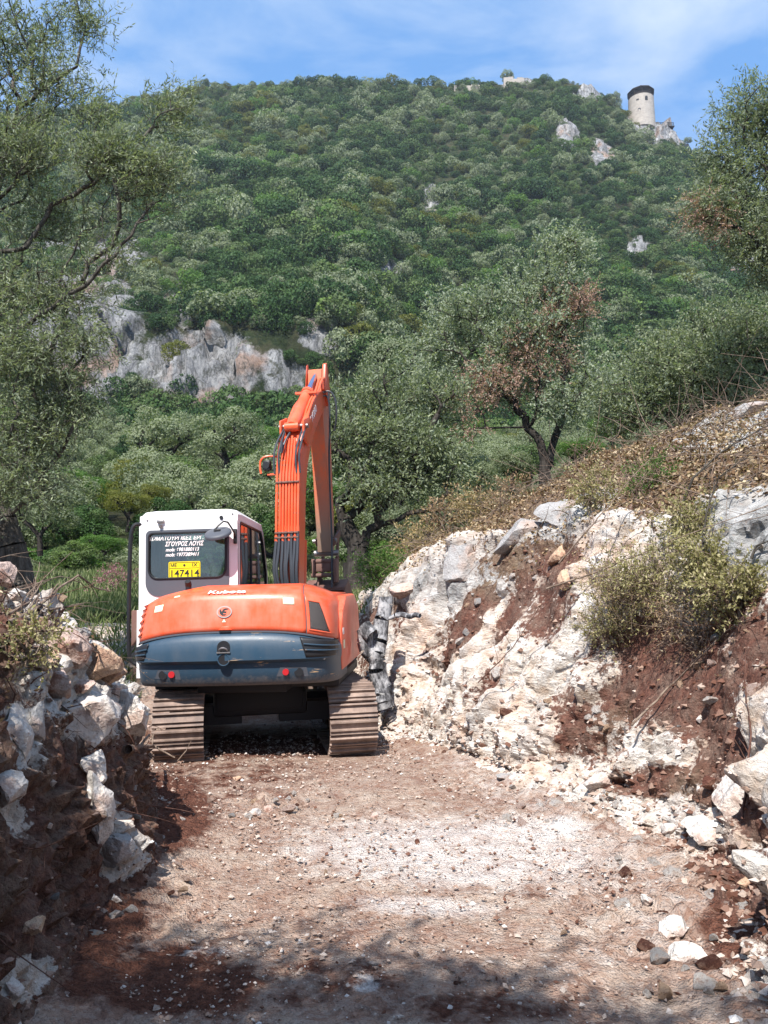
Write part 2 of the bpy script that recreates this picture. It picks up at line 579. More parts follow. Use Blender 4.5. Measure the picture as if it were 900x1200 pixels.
# ---------------------------------------------------------------- right bank
Ys = np.concatenate([np.arange(-1, 2.6, .12), np.arange(2.6, 6, .020), np.arange(6, 9.5, .026), np.arange(9.5, 12, .04), np.arange(12, 18, .12)])
P, SSr, shp = strip('bank_right', XR, PR, HR, 1, Ys, [(3.6, .04), (5.5, .08), (8, .15)], '')
N = grid_normals(P, shp)
N = np.where(N[:, :1] * 0 + N[:, 2:3] < 0, -N, N)
px, py = proj(P)
soil = patches(P, [(545, 712, 14, 55, 28, .9), (598, 690, 18, 60, 20, .85), (640, 690, 34, 60, 10, .75), (622, 640, 75, 26, -8, .8),
                   (700, 745, 26, 22, 0, .6), (790, 780, 85, 58, 14, 1.0), (845, 850, 34, 48, 15, .95), (745, 740, 50, 50, 0, .9),
                   (880, 740, 50, 60, 0, .8), (590, 790, 12, 40, 25, .5), (668, 800, 12, 50, 10, .6), (470, 720, 14, 30, 0, .6),
                   (430, 740, 30, 60, 0, .55), (760, 900, 50, 18, -10, .7), (715, 905, 22, 10, -10, .6), (885, 930, 14, 30, 0, .9), (880, 1050, 60, 60, -40, 1.0),
                   (905, 1000, 60, 30, -40, 1.0), (828, 914, 14, 10, 0, .9), (770, 1010, 40, 14, 0, .5)])
_sn = SSr + .35 * fbm(P, 1.4, 3, 99)
top = sstep(.85, 1.25, _sn)
grey = patches(P, [(885, 610, 60, 50, 0, .95), (655, 605, 60, 18, -25, .8), (575, 650, 55, 22, -35, .85), (520, 672, 45, 26, -35, .8), (865, 490, 60, 16, -20, .8),
                   (480, 690, 30, 20, 0, .6), (800, 930, 24, 50, 10, .5), (450, 770, 14, 60, 0, .5)])
hardtop = patches(P, [(885, 610, 62, 52, 0, 1.2), (655, 600, 60, 18, -25, 1.1), (575, 645, 55, 22, -35, 1), (520, 665, 45, 26, -35, 1), (865, 490, 60, 16, -20, 1)])
soil = np.maximum(soil, top * .85 * (1 - np.clip(hardtop * 1.3, 0, 1)))
Q = P.copy()
# strata lean to the upper right: stretch the stone grain along that direction
rot = Matrix.Rotation(math.radians(28), 3, 'Y')
R3 = np.array(rot)
_e = np.array([.42, -.22, .88]); _e /= np.linalg.norm(_e)
_a = np.cross(_e, [0, 1., 0]); _a /= np.linalg.norm(_a); _b = np.cross(_e, _a)
Qr = np.stack([P @ _a * 1.4, P @ _b * 1.6, P @ _e * .42], 1) + fbm(P, 1.2, 3, 5)[:, None] * .35
f1, c1, id1 = facets(Qr, 1.25, 11, .55)
f2, c2, id2 = facets(Qr * np.array([1, 1, 1.3]) + fbm(P, 4, 2, 9)[:, None] * .1, 4.2, 31, .7)
f3, c3, id3 = facets(P + 3.3, 10, 51, .9)
f4, c4, id4 = facets(P + 7.3, 21, 53, .9)
f1 = f1 * sstep(0, .40, c1) * 1.5; f2 = f2 * sstep(0, .35, c2) * 1.7; f3 = f3 * sstep(0, .35, c3) * 1.7; f4 = f4 * sstep(0, .35, c4) * 1.5
n1 = fbm(P, 1.1, 3, 2)
rib = (.62 - 2.4 * np.abs(fbm(Qr, 1.15, 4, 77)))
hard = 1 - np.clip((soil - .25) * 2.2, 0, 1)
topf = sstep(.9, 1.5, _sn)
tophard = np.clip(hardtop * 1.3, 0, 1)
hard = np.maximum(hard * (1 - topf), tophard * .5)
d = .22 * n1 + hard * (.20 * rib + .17 * f1 + .040 * f2 + .012 * f3 + .006 * f4 + .035 * fbm(P, 2.6, 4, 88, .5) - .02) - (1 - hard) * (.05 - .05 * fbm(P, 6, 5, 21))
d -= hard * (.07 * np.exp(-c1 * 9) * (rib < .1) + .02 * np.exp(-c2 * 14))
d *= (1 - .65 * topf * (1 - tophard))
d += topf * .07 * fbm(P, 3, 5, 41)
low = sstep(-.1, .35, SSr + P[:, 2] * .5)
d *= low
# talus of rubble along the foot
tal = np.exp(-((SSr - .02) / .28) ** 2)
d += tal * (.05 + .09 * np.abs(fbm(P, 2.2, 3, 61)) + .04 * f3 * (id2 > .3))
d = np.where(SSr < -.42, -.12, d)
P2 = P + N * d[:, None]
P2[:, 2] -= .10 * low
# mound of loose red soil at the near right
md = np.exp(-(((P[:, 1] - 3.75) / .75) ** 2 + ((P[:, 0] - 2.25) / .55) ** 2))
edge = np.maximum(sstep(15.5, 18, P[:, 1]), sstep(10, 12, SSr))
wv = sstep(10.8, 13.5, P[:, 1]) * (1 - sstep(0, 2.0, SSr) * (1 - sstep(14, 30, P[:, 1])))
P2[:, 2] = P2[:, 2] * (1 - wv) + (ground_z(P[:, 0], P[:, 1]) - .1) * wv
P2[:, 2] -= edge * .7
crev = sstep(.15, -.45, rib) * (1 - tophard)
soil = np.clip(soil * (.92 + .3 * crev) + tal * .22 + crev * .46 * sstep(.25, .7, P[:, 2] + .3 * fbm(P, 1.1, 3, 4)), 0, 1)
grey = np.maximum(grey, topf * .9)
grey = np.clip(grey + (id2 > .8) * .3 * hard, 0, 1)
me = mesh_from('bank_right', P2, grid_faces(*shp)[:, ::-1], {'soil': ('POINT', soil), 'grey': ('POINT', grey)}, False)
link('bank_right', me, M['rock'], kind='structure')
BRS = soil.reshape(shp)
BR = (P2.reshape(shp[0], shp[1], 3), Ys, SSr.reshape(shp)[0])

# ---------------------------------------------------------------- left bank
Ys = np.concatenate([np.arange(-1, 2.4, .12), np.arange(2.4, 6, .018), np.arange(6, 9, .026), np.arange(9, 12, .05), np.arange(12, 15, .12)])
P, SSl, shp = strip('bank_left', XL, PL, HL, -1, Ys, [(2.6, .04), (4, .08), (6, .15)], '')
N = grid_normals(P, shp)
N = np.where(N[:, 2:3] < 0, -N, N)
rocky = patches(P, [(115, 960, 22, 56, -18, .8), (15, 850, 24, 50, -8, .6), (10, 930, 18, 34, -20, .6), (95, 790, 85, 55, 25, .85), (20, 1140, 26, 30, 0, .9), (140, 1010, 24, 20, 0, .9), (30, 700, 30, 30, 0, .4)])
soil = np.clip(1.0 - rocky * 1.2 - .35 * sstep(.35, .8, SSl) * sstep(4.0, 5.0, P[:, 1]), 0, 1)  # upper stretch made paler in place of sunlight it faces away from
rot = Matrix.Rotation(math.radians(-22), 3, 'Y')
Qr = (P @ np.array(rot).T) * np.array([1.5, 1.4, .6]) + fbm(P, 1.2, 3, 5)[:, None] * .3
f1, c1, id1 = facets(Qr + 9, 2.3, 71, .7)
f2, c2, id2 = facets(P + 5, 5.5, 91, .7)
f3, c3, id3 = facets(P + 1, 13, 95, .8)
f1 = f1 * sstep(0, .40, c1) * 1.5; f2 = f2 * sstep(0, .35, c2) * 1.7; f3 = f3 * sstep(0, .35, c3) * 1.7
hard = 1 - soil
low = sstep(-.1, .3, SSl + P[:, 2] * .4)
d = .13 * fbm(P, 1.5, 3, 15) + hard * (.14 * f1 + .08 * f2 + .035 * f3) + (1 - hard) * (.12 * fbm(P, 3.2, 5, 25) + .05 * f3 + .06 * f2)
d = d * low + .03 * fbm(P, 8, 4, 33) * low
tal = np.exp(-((SSl - .02) / .22) ** 2)
d += tal * (.03 + .07 * np.abs(fbm(P, 2.2, 3, 64)) + .03 * f3)
P2 = P + N * d[:, None]
edge = np.maximum(sstep(12.5, 15, P[:, 1]), sstep(10, 12, SSl))
wv = sstep(10.8, 13.5, P[:, 1])
P2[:, 2] = P2[:, 2] * (1 - wv) + (ground_z(P[:, 0], P[:, 1]) - .1) * wv
P2[:, 2] -= edge * .7
P2[:, 2] = np.where(SSl < -.36, P2[:, 2] - .1, P2[:, 2])
P2[:, 2] -= .07 * low
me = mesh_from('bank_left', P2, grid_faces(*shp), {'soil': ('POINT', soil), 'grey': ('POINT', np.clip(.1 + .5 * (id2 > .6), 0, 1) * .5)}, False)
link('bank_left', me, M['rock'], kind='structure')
BLS = soil.reshape(shp)
BL = (P2.reshape(shp[0], shp[1], 3), Ys, SSl.reshape(shp)[0])

def bank_pt(B, Y, s):
    G, Yr, sr = B
    i = int(np.clip(np.searchsorted(Yr, Y), 0, len(Yr) - 1))
    j = int(np.clip(np.searchsorted(sr, s), 0, len(sr) - 1))
    return Vector(G[i, j])

# ---------------------------------------------------------------- trench floor
xs = np.arange(-4.6, 2.6, .03); ys = np.concatenate([np.arange(1.2, 6, .022), np.arange(6, 12.5, .04)])
YY, XX = np.meshgrid(ys, xs, indexing='ij')
P = np.stack([XX.ravel(), YY.ravel(), np.zeros(XX.size)], 1)
sr = P[:, 0] - np.interp(P[:, 1], XR[0], XR[1]); sl = np.interp(P[:, 1], XL[0], XL[1]) - P[:, 0]
dist = -np.maximum(sr, sl)
z = .035 * fbm(P, .9, 3, 3) + .022 * fbm(P, 4, 4, 4) + .016 * fbm(P, 14, 3, 6)
rough_area = patches(P, [(310, 945, 50, 18, 0, 1), (700, 960, 160, 60, 20, 1), (600, 900, 120, 20, 10, .8), (760, 1080, 120, 60, 30, .9), (170, 960, 60, 60, 0, .8), (120, 1080, 120, 60, 0, .8)])
fa, ca, ia = facets(P, 9, 5, .7)
fb, cb, ib = facets(P, 22, 7, .7)
fa = fa * sstep(0, .3, ca) * 1.6; fb = fb * sstep(0, .3, cb) * 1.6
z += rough_area * (.045 * fa * (ia > .3) + .02 * fb) + .008 * fb
z += .07 * np.exp(-(dist / .35) ** 2) + .02
# flattened where the machine's tracks stand
for X0 in (-2.15, -.35):
    m = np.exp(-(((P[:, 0] - X0) / .45) ** 4 + ((P[:, 1] - 9.2) / 1.7) ** 4))
    z = z * (1 - m) + .0 * m
z = np.where(dist < -.25, z - .25, z)
z += np.where(P[:, 1] > 10, ground_z((np.interp(P[:, 1], XR[0], XR[1]) + np.interp(P[:, 1], XL[0], XL[1])) / 2, P[:, 1]), 0) * (dist > -.3)
P[:, 2] = z
chalk = patches(P, [(430, 1005, 60, 24, 0, .62), (540, 1000, 230, 48, 2, .66), (620, 975, 80, 24, 0, .7), (660, 968, 34, 14, 0, .85), (500, 1062, 100, 14, 3, .62), (620, 1000, 200, 60, 5, .48), (428, 1152, 17, 9, 0, 1.6), (225, 1116, 55, 7, 0, .9),
                    (560, 890, 60, 16, 0, .4), (700, 1100, 120, 50, 0, .3), (640, 930, 120, 40, 10, .4), (760, 1050, 90, 90, 0, .35)])
soil = patches(P, [(260, 905, 130, 24, 0, .55), (200, 950, 60, 60, 0, .8), (90, 1080, 120, 80, 0, .72), (190, 1150, 160, 50, 0, .75), (300, 930, 60, 12, 0, .5), (560, 1180, 200, 26, 0, .55), (330, 1150, 260, 40, 0, .5), (400, 900, 160, 20, 0, .3),
                   (740, 965, 20, 8, 0, .6), (880, 1080, 60, 60, 0, 1), (690, 920, 40, 10, -20, .4), (640, 1050, 50, 5, 0, .5), (300, 875, 160, 18, 0, .7)])
me = mesh_from('path', P, grid_faces(len(ys), len(xs))[:, ::-1], {'soil': ('POINT', soil), 'chalk': ('POINT', chalk)}, True)
link('path', me, M['ground'], kind='structure')

# ---------------------------------------------------------------- valley and hill: one sheet in polar form, out to the horizon
na = 560
aa = np.linspace(-1.25, 1.25, na)
YF = np.concatenate([np.arange(8, 30, 1.0), np.arange(30, 93, 2.0), np.arange(93, 109, .28), np.arange(109, 200, 1.0), np.arange(200, 268, .9), np.arange(268, 420, 6)])
AA, YY = np.meshgrid(aa, YF, indexing='ij')
A = AA.ravel(); Y = YY.ravel()
X = A * Y
Z = ground_z(X, Y)
Pn = np.stack([X, Y, Z], 1)
def hill_rock(Pp):
    return patches(Pp, [(95, 395, 70, 85, 10, 1.0), (135, 305, 44, 46, 20, .6), (238, 432, 70, 46, 8, 1.0), (330, 440, 40, 34, 0, .55), (375, 392, 30, 26, 10, .66), (210, 360, 24, 40, 0, .5), (455, 325, 30, 12, 0, .8), (505, 240, 12, 34, 0, .55),
                       (665, 158, 12, 16, -30, 1.1), (705, 182, 16, 22, -20, .9), (745, 292, 16, 10, 0, .9), (490, 280, 10, 20, 0, .4), (345, 295, 14, 10, 0, .5),
                       (765, 142, 30, 24, 35, 1.2), (800, 160, 24, 14, 30, 1.1), (690, 110, 22, 8, 0, .7), (590, 95, 40, 10, 0, .7), (395, 97, 26, 5, 0, .9), (868, 315, 20, 14, 0, .7), (60, 300, 60, 30, 0, .5), (-150, 400, 150, 60, 0, .8), (1050, 450, 150, 60, 0, .7)])
def hill_bumps(Q_, Y_):
    return (4.2 * fbm(Q_ * np.array([1, 1, .3]), .028, 4, 8) + .7 * fbm(Q_, .12, 4, 9)) * (1 - sstep(225, 260, Y_) * .8) * sstep(106, 150, Y_)
rock = hill_rock(Pn) * sstep(70, 88, Y)
far = sstep(30, 80, Y)
fz = far * hill_bumps(Pn, Y)
Z2 = Z + fz + sstep(12, 20, Y) * .15 * fbm(Pn, .4, 3, 10)
g1, gc1, gi1 = facets(Pn * np.array([1, 1, .5]), .16, 41, .8)
g2, gc2, gi2 = facets(Pn, .45, 43, .8)
push = rock * far * (2.8 * g1 + 1.1 * g2 - 1.2 * np.exp(-gc1 * 8)) + rock * far * 1.0
cresty = np.exp(-((Y - 258) / 12) ** 2)
Z2 = Z2 + push * (.35 + .5 * cresty)
near = (1 - sstep(14, 20, Y)) * .45 + 1.5 * (1 - sstep(11.2, 12.6, Y)) * (np.abs(X) < 13)
Y2 = Y - push * 1.1
me = mesh_from('terrain', np.stack([X, Y2, Z2 - near], 1), grid_faces(na, len(YF))[:, ::-1], {'rock': ('POINT', rock)}, True)
link('terrain', me, M['terrain'], kind='structure')
# plain ground under and behind the camera, reaching out on both sides
g = np.linspace(-60, 60, 61)
g2y = np.linspace(-60, 9.5, 60)
GX, GY = np.meshgrid(g, g2y, indexing='ij')
gz = ground_z(GX.ravel(), np.maximum(GY.ravel(), -6)) - .45
gz = np.where((np.abs(GX.ravel()) < 11) & (GY.ravel() > -1), -1.5, gz)
me = mesh_from('ground', np.stack([GX.ravel(), GY.ravel(), gz], 1), grid_faces(61, 60)[:, ::-1], {'rock': ('POINT', gz * 0)}, True)
link('ground', me, M['terrain'], kind='structure')

def tz(x, y):
    return float(ground_z(np.array([x]), np.array([y]))[0])

# ================================================================ vegetation
def unit(v):
    return v / np.maximum(np.linalg.norm(v, axis=-1, keepdims=True), 1e-9)

def tubes(nodes, par, rad, sides=6):
    """one skin round a branching skeleton"""
    nodes = np.asarray(nodes, float); par = np.asarray(par); rad = np.asarray(rad, float)
    n = len(nodes)
    d = np.zeros((n, 3))
    has = par >= 0
    d[has] = unit(nodes[has] - nodes[par[has]])
    root = ~has
    d[root] = (0, 0, 1)
    ref = np.array([.31, .22, .93])
    u = np.cross(d, ref); bad = np.linalg.norm(u, axis=1) < .15
    u[bad] = np.cross(d[bad], np.array([1., 0, 0]))
    u = unit(u); v = np.cross(d, u)
    ang = np.arange(sides) * 2 * math.pi / sides
    c, s = np.cos(ang), np.sin(ang)
    idx = np.where(has)[0]
    r1 = rad[idx]
    # ring at child end
    e = nodes[idx][:, None] + r1[:, None, None] * (c[None, :, None] * u[idx][:, None] + s[None, :, None] * v[idx][:, None])
    r0 = np.minimum(rad[par[idx]], r1 * 1.25)
    # the start ring is turned as the parent's own ring when it is the continuation of it
    b = nodes[par[idx]][:, None] + r0[:, None, None] * (c[None, :, None] * u[idx][:, None] + s[None, :, None] * v[idx][:, None])
    m = len(idx)
    V = np.concatenate([b.reshape(-1, 3), e.reshape(-1, 3)])
    k = np.arange(m)[:, None] * sides
    j = np.arange(sides)[None]
    j2 = (j + 1) % sides
    F = np.stack([k + j, k + j2, m * sides + k + j2, m * sides + k + j], -1).reshape(-1, 4)
    return V, F

class Skeleton:
    def __init__(s, seed=0):
        s.rng = random.Random(seed)
        s.nodes = []; s.par = []; s.plen = []
    def chain(s, pts, start=-1, step=.25, jit=.03):
        """follow points (Vectors) from node start; returns last node index"""
        cur = start
        prev = Vector(s.nodes[start]) if start >= 0 else None
        for i, p in enumerate(pts):
            p = Vector(p)
            if prev is None:
                s.nodes.append(tuple(p)); s.par.append(-1); s.plen.append(0)
                cur = 0; prev = p; continue
            L = (p - prev).length
            k = max(1, int(L / step))
            for q in range(1, k + 1):
                w_ = prev.lerp(p, q / k)
                if q < k:
                    w_ += Vector([s.rng.uniform(-1, 1) * jit for _ in range(3)])
                s.nodes.append(tuple(w_)); s.par.append(cur)
                s.plen.append(s.plen[cur] + L / k)
                cur = len(s.nodes) - 1
            prev = p
        return cur
    def reach(s, targets, step=.25, jit=.05, bias=.35, sag=0.1, minlen=0):
        """grow a branch to each target from the best place on what has grown so far"""
        t0 = Vector(s.nodes[min(len(s.nodes) - 1, 3)])
        targets = sorted(targets, key=lambda p: (Vector(p) - t0).length)
        ends = []
        for p in targets:
            p = np.array(p)
            N_ = np.array(s.nodes)
            D = np.linalg.norm(N_ - p, axis=1) + bias * np.array(s.plen)
            D += np.where(N_[:, 2] > p[2] + .1, (N_[:, 2] - p[2]) * .8, 0)
            i = int(np.argmin(D))
            a = Vector(N_[i]); b = Vector(p)
            m = a.lerp(b, .5) + Vector((s.rng.uniform(-1, 1), s.rng.uniform(-1, 1), s.rng.uniform(-.3, 1))) * sag * (b - a).length
            q = [a.lerp(m, t * 2) if t < .5 else m.lerp(b, t * 2 - 1) for t in (.25, .5, .75, 1)]
            ends.append(s.chain([a.lerp(q[0], .98), q[1], q[2], b], i, step, jit))
        return ends
    def radii(s, tip=.006, exp=2.3, maxr=None):
        n = len(s.nodes)
        acc = np.zeros(n)
        r = np.zeros(n)
        cnt = np.zeros(n)
        for i in range(n - 1, -1, -1):
            r[i] = max(acc[i], tip ** exp)
            p = s.par[i]
            if p >= 0:
                acc[p] += r[i]
        r = r ** (1 / exp)
        if maxr: r = np.minimum(r * 1.0, maxr)
        return r

def leaves(pos, dirs, L, W, rng, droop=.2, up=.3, rnd=None):
    """leaf blades: four-cornered, slightly folded faces"""
    n = len(pos)
    d = unit(dirs + rng.normal(0, .35, (n, 3)))
    nn = unit(rng.normal(0, 1, (n, 3)) + np.array([0, 0, up * 2]))
    s = unit(np.cross(d, nn))
    l = L * rng.uniform(.7, 1.25, (n, 1)); w_ = W * rng.uniform(.75, 1.2, (n, 1))
    a = pos
    b = pos + d * l * .45 + s * w_ * .5
    c = pos + d * l
    e = pos + d * l * .45 - s * w_ * .5
    V = np.stack([a, b, c, e], 1).reshape(-1, 3)
    F = np.arange(4 * n).reshape(n, 4)
    if rnd is None:
        rnd = rng.uniform(0, 1, n)
    return V, F, rnd

def sprigs(ends, n_tw, tw_len, n_leaf, L, W, seed, spread=1.0, up=.35, center=None, twr=.0018, outward=.7, leaf_from=.2, twiggy=True):
    """twigs round each end point, each with leaves in pairs; returns leaf arrays and twig skeleton arrays"""
    rng = np.random.default_rng(seed)
    E = np.repeat(np.asarray(ends, float), n_tw, axis=0)
    n = len(E)
    d = rng.normal(0, 1, (n, 3))
    if center is not None:
        d += outward * unit(E - np.asarray(center)) * 1.4
    d[:, 2] += up
    d = unit(d)
    start = E + rng.normal(0, 1, (n, 3)) * tw_len * .35 * spread
    ln = tw_len * rng.uniform(.5, 1.3, (n, 1))
    bend = rng.normal(0, .25, (n, 3)); bend[:, 2] -= .12
    t = np.linspace(leaf_from, 1, n_leaf)
    P_ = start[:, None] + d[:, None] * (ln[:, None] * t[None, :, None]) + bend[:, None] * (ln[:, None] * (t[None, :, None] ** 2)) * .6
    side = unit(np.cross(d, rng.normal(0, 1, (n, 3))))
    sg = np.where(np.arange(n_leaf) % 2 == 0, 1, -1)
    dirs = d[:, None] * .9 + side[:, None] * sg[None, :, None] * .9
    P_ = P_.reshape(-1, 3); dirs = dirs.reshape(-1, 3)
    base = rng.uniform(0, 1, n)
    rnd = np.clip(np.repeat(base, n_leaf) * .5 + rng.uniform(0, 1, n * n_leaf) * .5, 0, 1)
    V, F, r = leaves(P_, dirs, L, W, rng, up=up, rnd=rnd)
    tw = None
    if twiggy:
        m = 3
        tt = np.array([0, .5, 1.0])
        Q_ = start[:, None] + d[:, None] * (ln[:, None] * tt[None, :, None]) + bend[:, None] * (ln[:, None] * (tt[None, :, None] ** 2)) * .6
        nodes = Q_.reshape(-1, 3)
        par = np.arange(n * m) - 1
        par[::m] = -1
        rad = np.tile(np.array([1.5, 1.1, .5]) * twr, n)
        tw = tubes(nodes, par, rad, 3)
    return (V, F, r), tw

def ell_points(ells, rng, shell=.55):
    """points in ellipsoids (cx,cy,cz,rx,ry,rz,n), more of them near the surface"""
    out = []
    for cx, cy, cz, rx, ry, rz, n in ells:
        v = unit(rng.normal(0, 1, (n, 3)))
        r = rng.uniform(0, 1, (n, 1)) ** shell
        r = np.maximum(r, .25)
        out.append(np.array([cx, cy, cz]) + v * r * np.array([rx, ry, rz]))
    return np.concatenate(out)

def join_vf(parts):
    Vs, Fs, o = [], [], 0
    for V, F in parts:
        Vs.append(V); Fs.append(F + o); o += len(V)
    return np.concatenate(Vs), np.concatenate(Fs)

def tree(name, trunk, ells, label, cat='tree', group=None, loc=None, seed=1, leafmat='olive', L=.06, W=.014, n_tw=6, tw_len=.35, n_leaf=9,
         limbs=(), trunk_r=None, tip=.01, bark='bark', twiggy=True, deadells=None, deadmat='russet', bare=None, step=.25, jit=.04, up=.35, spread=1.0, maxr=None, sides=7, twr=.0018, crown_name='crown', trunk_name='trunk'):
    rng = np.random.default_rng(seed)
    base = Vector(trunk[0]) if loc is None else Vector(loc)
    root = empty(name, base, label, cat, group)
    sk = Skeleton(seed)
    last = sk.chain(trunk, -1, step, jit * .5)
    for lm in limbs:
        # limb: start fraction along trunk, points
        i = int(lm[0] * last)
        sk.chain(lm[1], i, step, jit)
    T = ell_points(ells, rng)
    dead = None
    ends = sk.reach([tuple(p) for p in T], step, jit)
    EP = np.array([sk.nodes[i] for i in ends])
    if deadells is not None:
        Td = ell_points(deadells, rng)
        e2 = sk.reach([tuple(p) for p in Td], step, jit)
        dead = np.array([sk.nodes[i] for i in e2])
    if bare is not None:
        sk.reach([tuple(p) for p in ell_points(bare, rng)], step, jit)
    r = sk.radii(tip)
    k = 1.0
    if trunk_r:
        # scale so the trunk has the wanted thickness; thin ends stay thin
        r0 = r[0]
        ex = math.log(trunk_r / tip) / max(.1, math.log(r0 / tip))
        r = tip * (r / tip) ** ex
    if maxr is not None: r[last + 1:] = np.minimum(r[last + 1:], maxr)
    nd = np.array(sk.nodes)
    # flare at the foot
    if trunk_r:
        hgt = np.array(sk.plen)
        r = r * (1 + .5 * np.exp(-hgt / (trunk_r * 2.5)) * (np.array(sk.par) >= -1) * (r > trunk_r * .6))
    V, F = tubes(nd, sk.par, r, sides)
    b = np.array(base)
    ctr = EP.mean(0)
    (lv, lf, lr), tw = sprigs(EP, n_tw, tw_len, n_leaf, L, W, seed + 5, center=ctr, twiggy=twiggy, up=up, spread=spread, twr=twr)
    parts = [(V, F)]
    if tw is not None: parts.append(tw)
    V, F = join_vf(parts)
    link(trunk_name, mesh_from(trunk_name, V - b, F, smooth=True), M[bark], root)
    link(crown_name, mesh_from(crown_name, lv - b, lf, {'rnd': ('FACE', lr)}), M[leafmat], root)
    if dead is not None:
        (lv, lf, lr), tw = sprigs(dead, n_tw, tw_len, n_leaf + 3, L * .7, W * .7, seed + 8, center=ctr, twiggy=False, up=up, spread=spread)
        link('dead_foliage', mesh_from('dead_foliage', lv - b, lf, {'rnd': ('FACE', lr)}), M[deadmat], root, label='reddish brown dead foliage')
    return root

def ellpx(px, py, Y, rx, ry, n, depth=None):
    """crown ellipsoid seen at that pixel, radii in photo pixels"""
    c = at(px, py, Y)
    k = Y / FPX
    return (c.x, c.y, c.z, rx * k, (depth if depth else (rx + ry) * .5 * k), ry * k, n)

# -- far crowns, one mesh each, shared by the copies -----------------------------------------------
def blob_crown(name, seed, n_blob, per, size, flat=.8, up=.5, lobes=.42, rough=.25):
    """a crown about one unit in radius made of leaf-clump faces on the outside of many small lobes"""
    rng = np.random.default_rng(seed)
    v = unit(rng.normal(0, 1, (n_blob, 3)))
    v[:, 2] = np.where(v[:, 2] < -.45, -v[:, 2] * .6, v[:, 2])
    C_ = v * rng.uniform(.35, .78, (n_blob, 1)) * np.array([1, 1, flat])
    R_ = rng.uniform(lobes * .6, lobes * 1.15, n_blob)
    idx = np.repeat(np.arange(n_blob), per)
    d = unit(rng.normal(0, 1, (len(idx), 3)) + np.array([0, 0, .25]))
    rr = rng.uniform(.72, 1.06, (len(idx), 1))
    P_ = C_[idx] + d * R_[idx][:, None] * rr * np.array([1, 1, .85])
    # keep what is not buried in another lobe
    keep = np.ones(len(P_), bool)
    for b in range(n_blob):
        inside = np.linalg.norm((P_ - C_[b]) / np.array([1, 1, .85]), axis=1) < R_[b] * .66
        keep &= ~(inside & (idx != b))
    P_, d, idx = P_[keep], d[keep], idx[keep]
    nn = unit(d + rng.normal(0, .55, d.shape))
    t = unit(np.cross(nn, rng.normal(0, 1, d.shape)))
    s = np.cross(nn, t)
    n = len(P_)
    sz = size * rng.uniform(.6, 1.3, (n, 1))
    k = rng.uniform(.55, 1.0, (n, 1))
    V = np.stack([P_ - t * sz * .5, P_ + s * sz * .4 * k, P_ + t * sz * .55, P_ - s * sz * .4 * k], 1).reshape(-1, 3)
    base = rng.uniform(0, 1, n_blob)
    rnd = np.clip(base[idx] * .55 + rng.uniform(0, 1, n) * .45, 0, 1)
    return mesh_from(name, V, np.arange(4 * n).reshape(n, 4), {'rnd': ('FACE', rnd)})

# ---------------------------------------------------------------- hill forest (could not be counted)
far_meshes = []
for i, (mat, sd_, nb, per, sz) in enumerate([('oak', 3, 22, 85, .155), ('oak', 4, 26, 75, .15), ('oak', 5, 18, 95, .16), ('olive_far', 6, 24, 75, .15), ('olive_far', 7, 20, 85, .15),
                                             ('green', 8, 20, 80, .15), ('oak', 9, 24, 75, .15), ('yellow', 10, 18, 80, .15)]):
    m_ = blob_crown('crown', sd_, nb, int(per * 1.7), sz * .76)
    m_.materials.append(M[mat])
    far_meshes.append(m_)
src = bpy.data.collections.new('crown_kinds')
for i, m_ in enumerate(far_meshes):
    o = bpy.data.objects.new('crown_kind_%02d' % i, m_)
    src.objects.link(o)

def scatter(name, P_, rotz, scl, idx, kind, zs=None):
    me = bpy.data.meshes.new(name)
    me.vertices.add(len(P_))
    me.vertices.foreach_set('co', np.asarray(P_, np.float32).ravel())
    a = me.attributes.new('turn', 'FLOAT_VECTOR', 'POINT')
    a.data.foreach_set('vector', np.stack([rotz * 0, rotz * 0, rotz], 1).astype(np.float32).ravel())
    a = me.attributes.new('size', 'FLOAT_VECTOR', 'POINT')
    zz = scl if zs is None else zs
    a.data.foreach_set('vector', np.stack([scl, scl, zz], 1).astype(np.float32).ravel())
    a = me.attributes.new('pick', 'INT', 'POINT')
    a.data.foreach_set('value', np.asarray(idx, np.int32))
    o = bpy.data.objects.new(name, me)
    COL.objects.link(o)
    o['kind'] = kind
    ng = bpy.data.node_groups.new('scatter', 'GeometryNodeTree')
    ng.interface.new_socket('Geometry', in_out='INPUT', socket_type='NodeSocketGeometry')
    ng.interface.new_socket('Geometry', in_out='OUTPUT', socket_type='NodeSocketGeometry')
    gi = ng.nodes.new('NodeGroupInput'); go = ng.nodes.new('NodeGroupOutput')
    ci = ng.nodes.new('GeometryNodeCollectionInfo')
    ci.inputs['Collection'].default_value = src
    ci.inputs['Separate Children'].default_value = True
    ci.inputs['Reset Children'].default_value = True
    ip = ng.nodes.new('GeometryNodeInstanceOnPoints')
    ip.inputs['Pick Instance'].default_value = True
    def na_(n, t):
        x = ng.nodes.new('GeometryNodeInputNamedAttribute')
        x.data_type = t
        x.inputs['Name'].default_value = n
        return x.outputs['Attribute']
    e2r = ng.nodes.new('FunctionNodeEulerToRotation')
    ng.links.new(na_('turn', 'FLOAT_VECTOR'), e2r.inputs[0])
    ng.links.new(gi.outputs[0], ip.inputs['Points'])
    ng.links.new(ci.outputs[0], ip.inputs['Instance'])
    ng.links.new(na_('pick', 'INT'), ip.inputs['Instance Index'])
    ng.links.new(e2r.outputs[0], ip.inputs['Rotation'])
    ng.links.new(na_('size', 'FLOAT_VECTOR'), ip.inputs['Scale'])
    ng.links.new(ip.outputs[0], go.inputs[0])
    md_ = o.modifiers.new('scatter', 'NODES')
    md_.node_group = ng
    return o

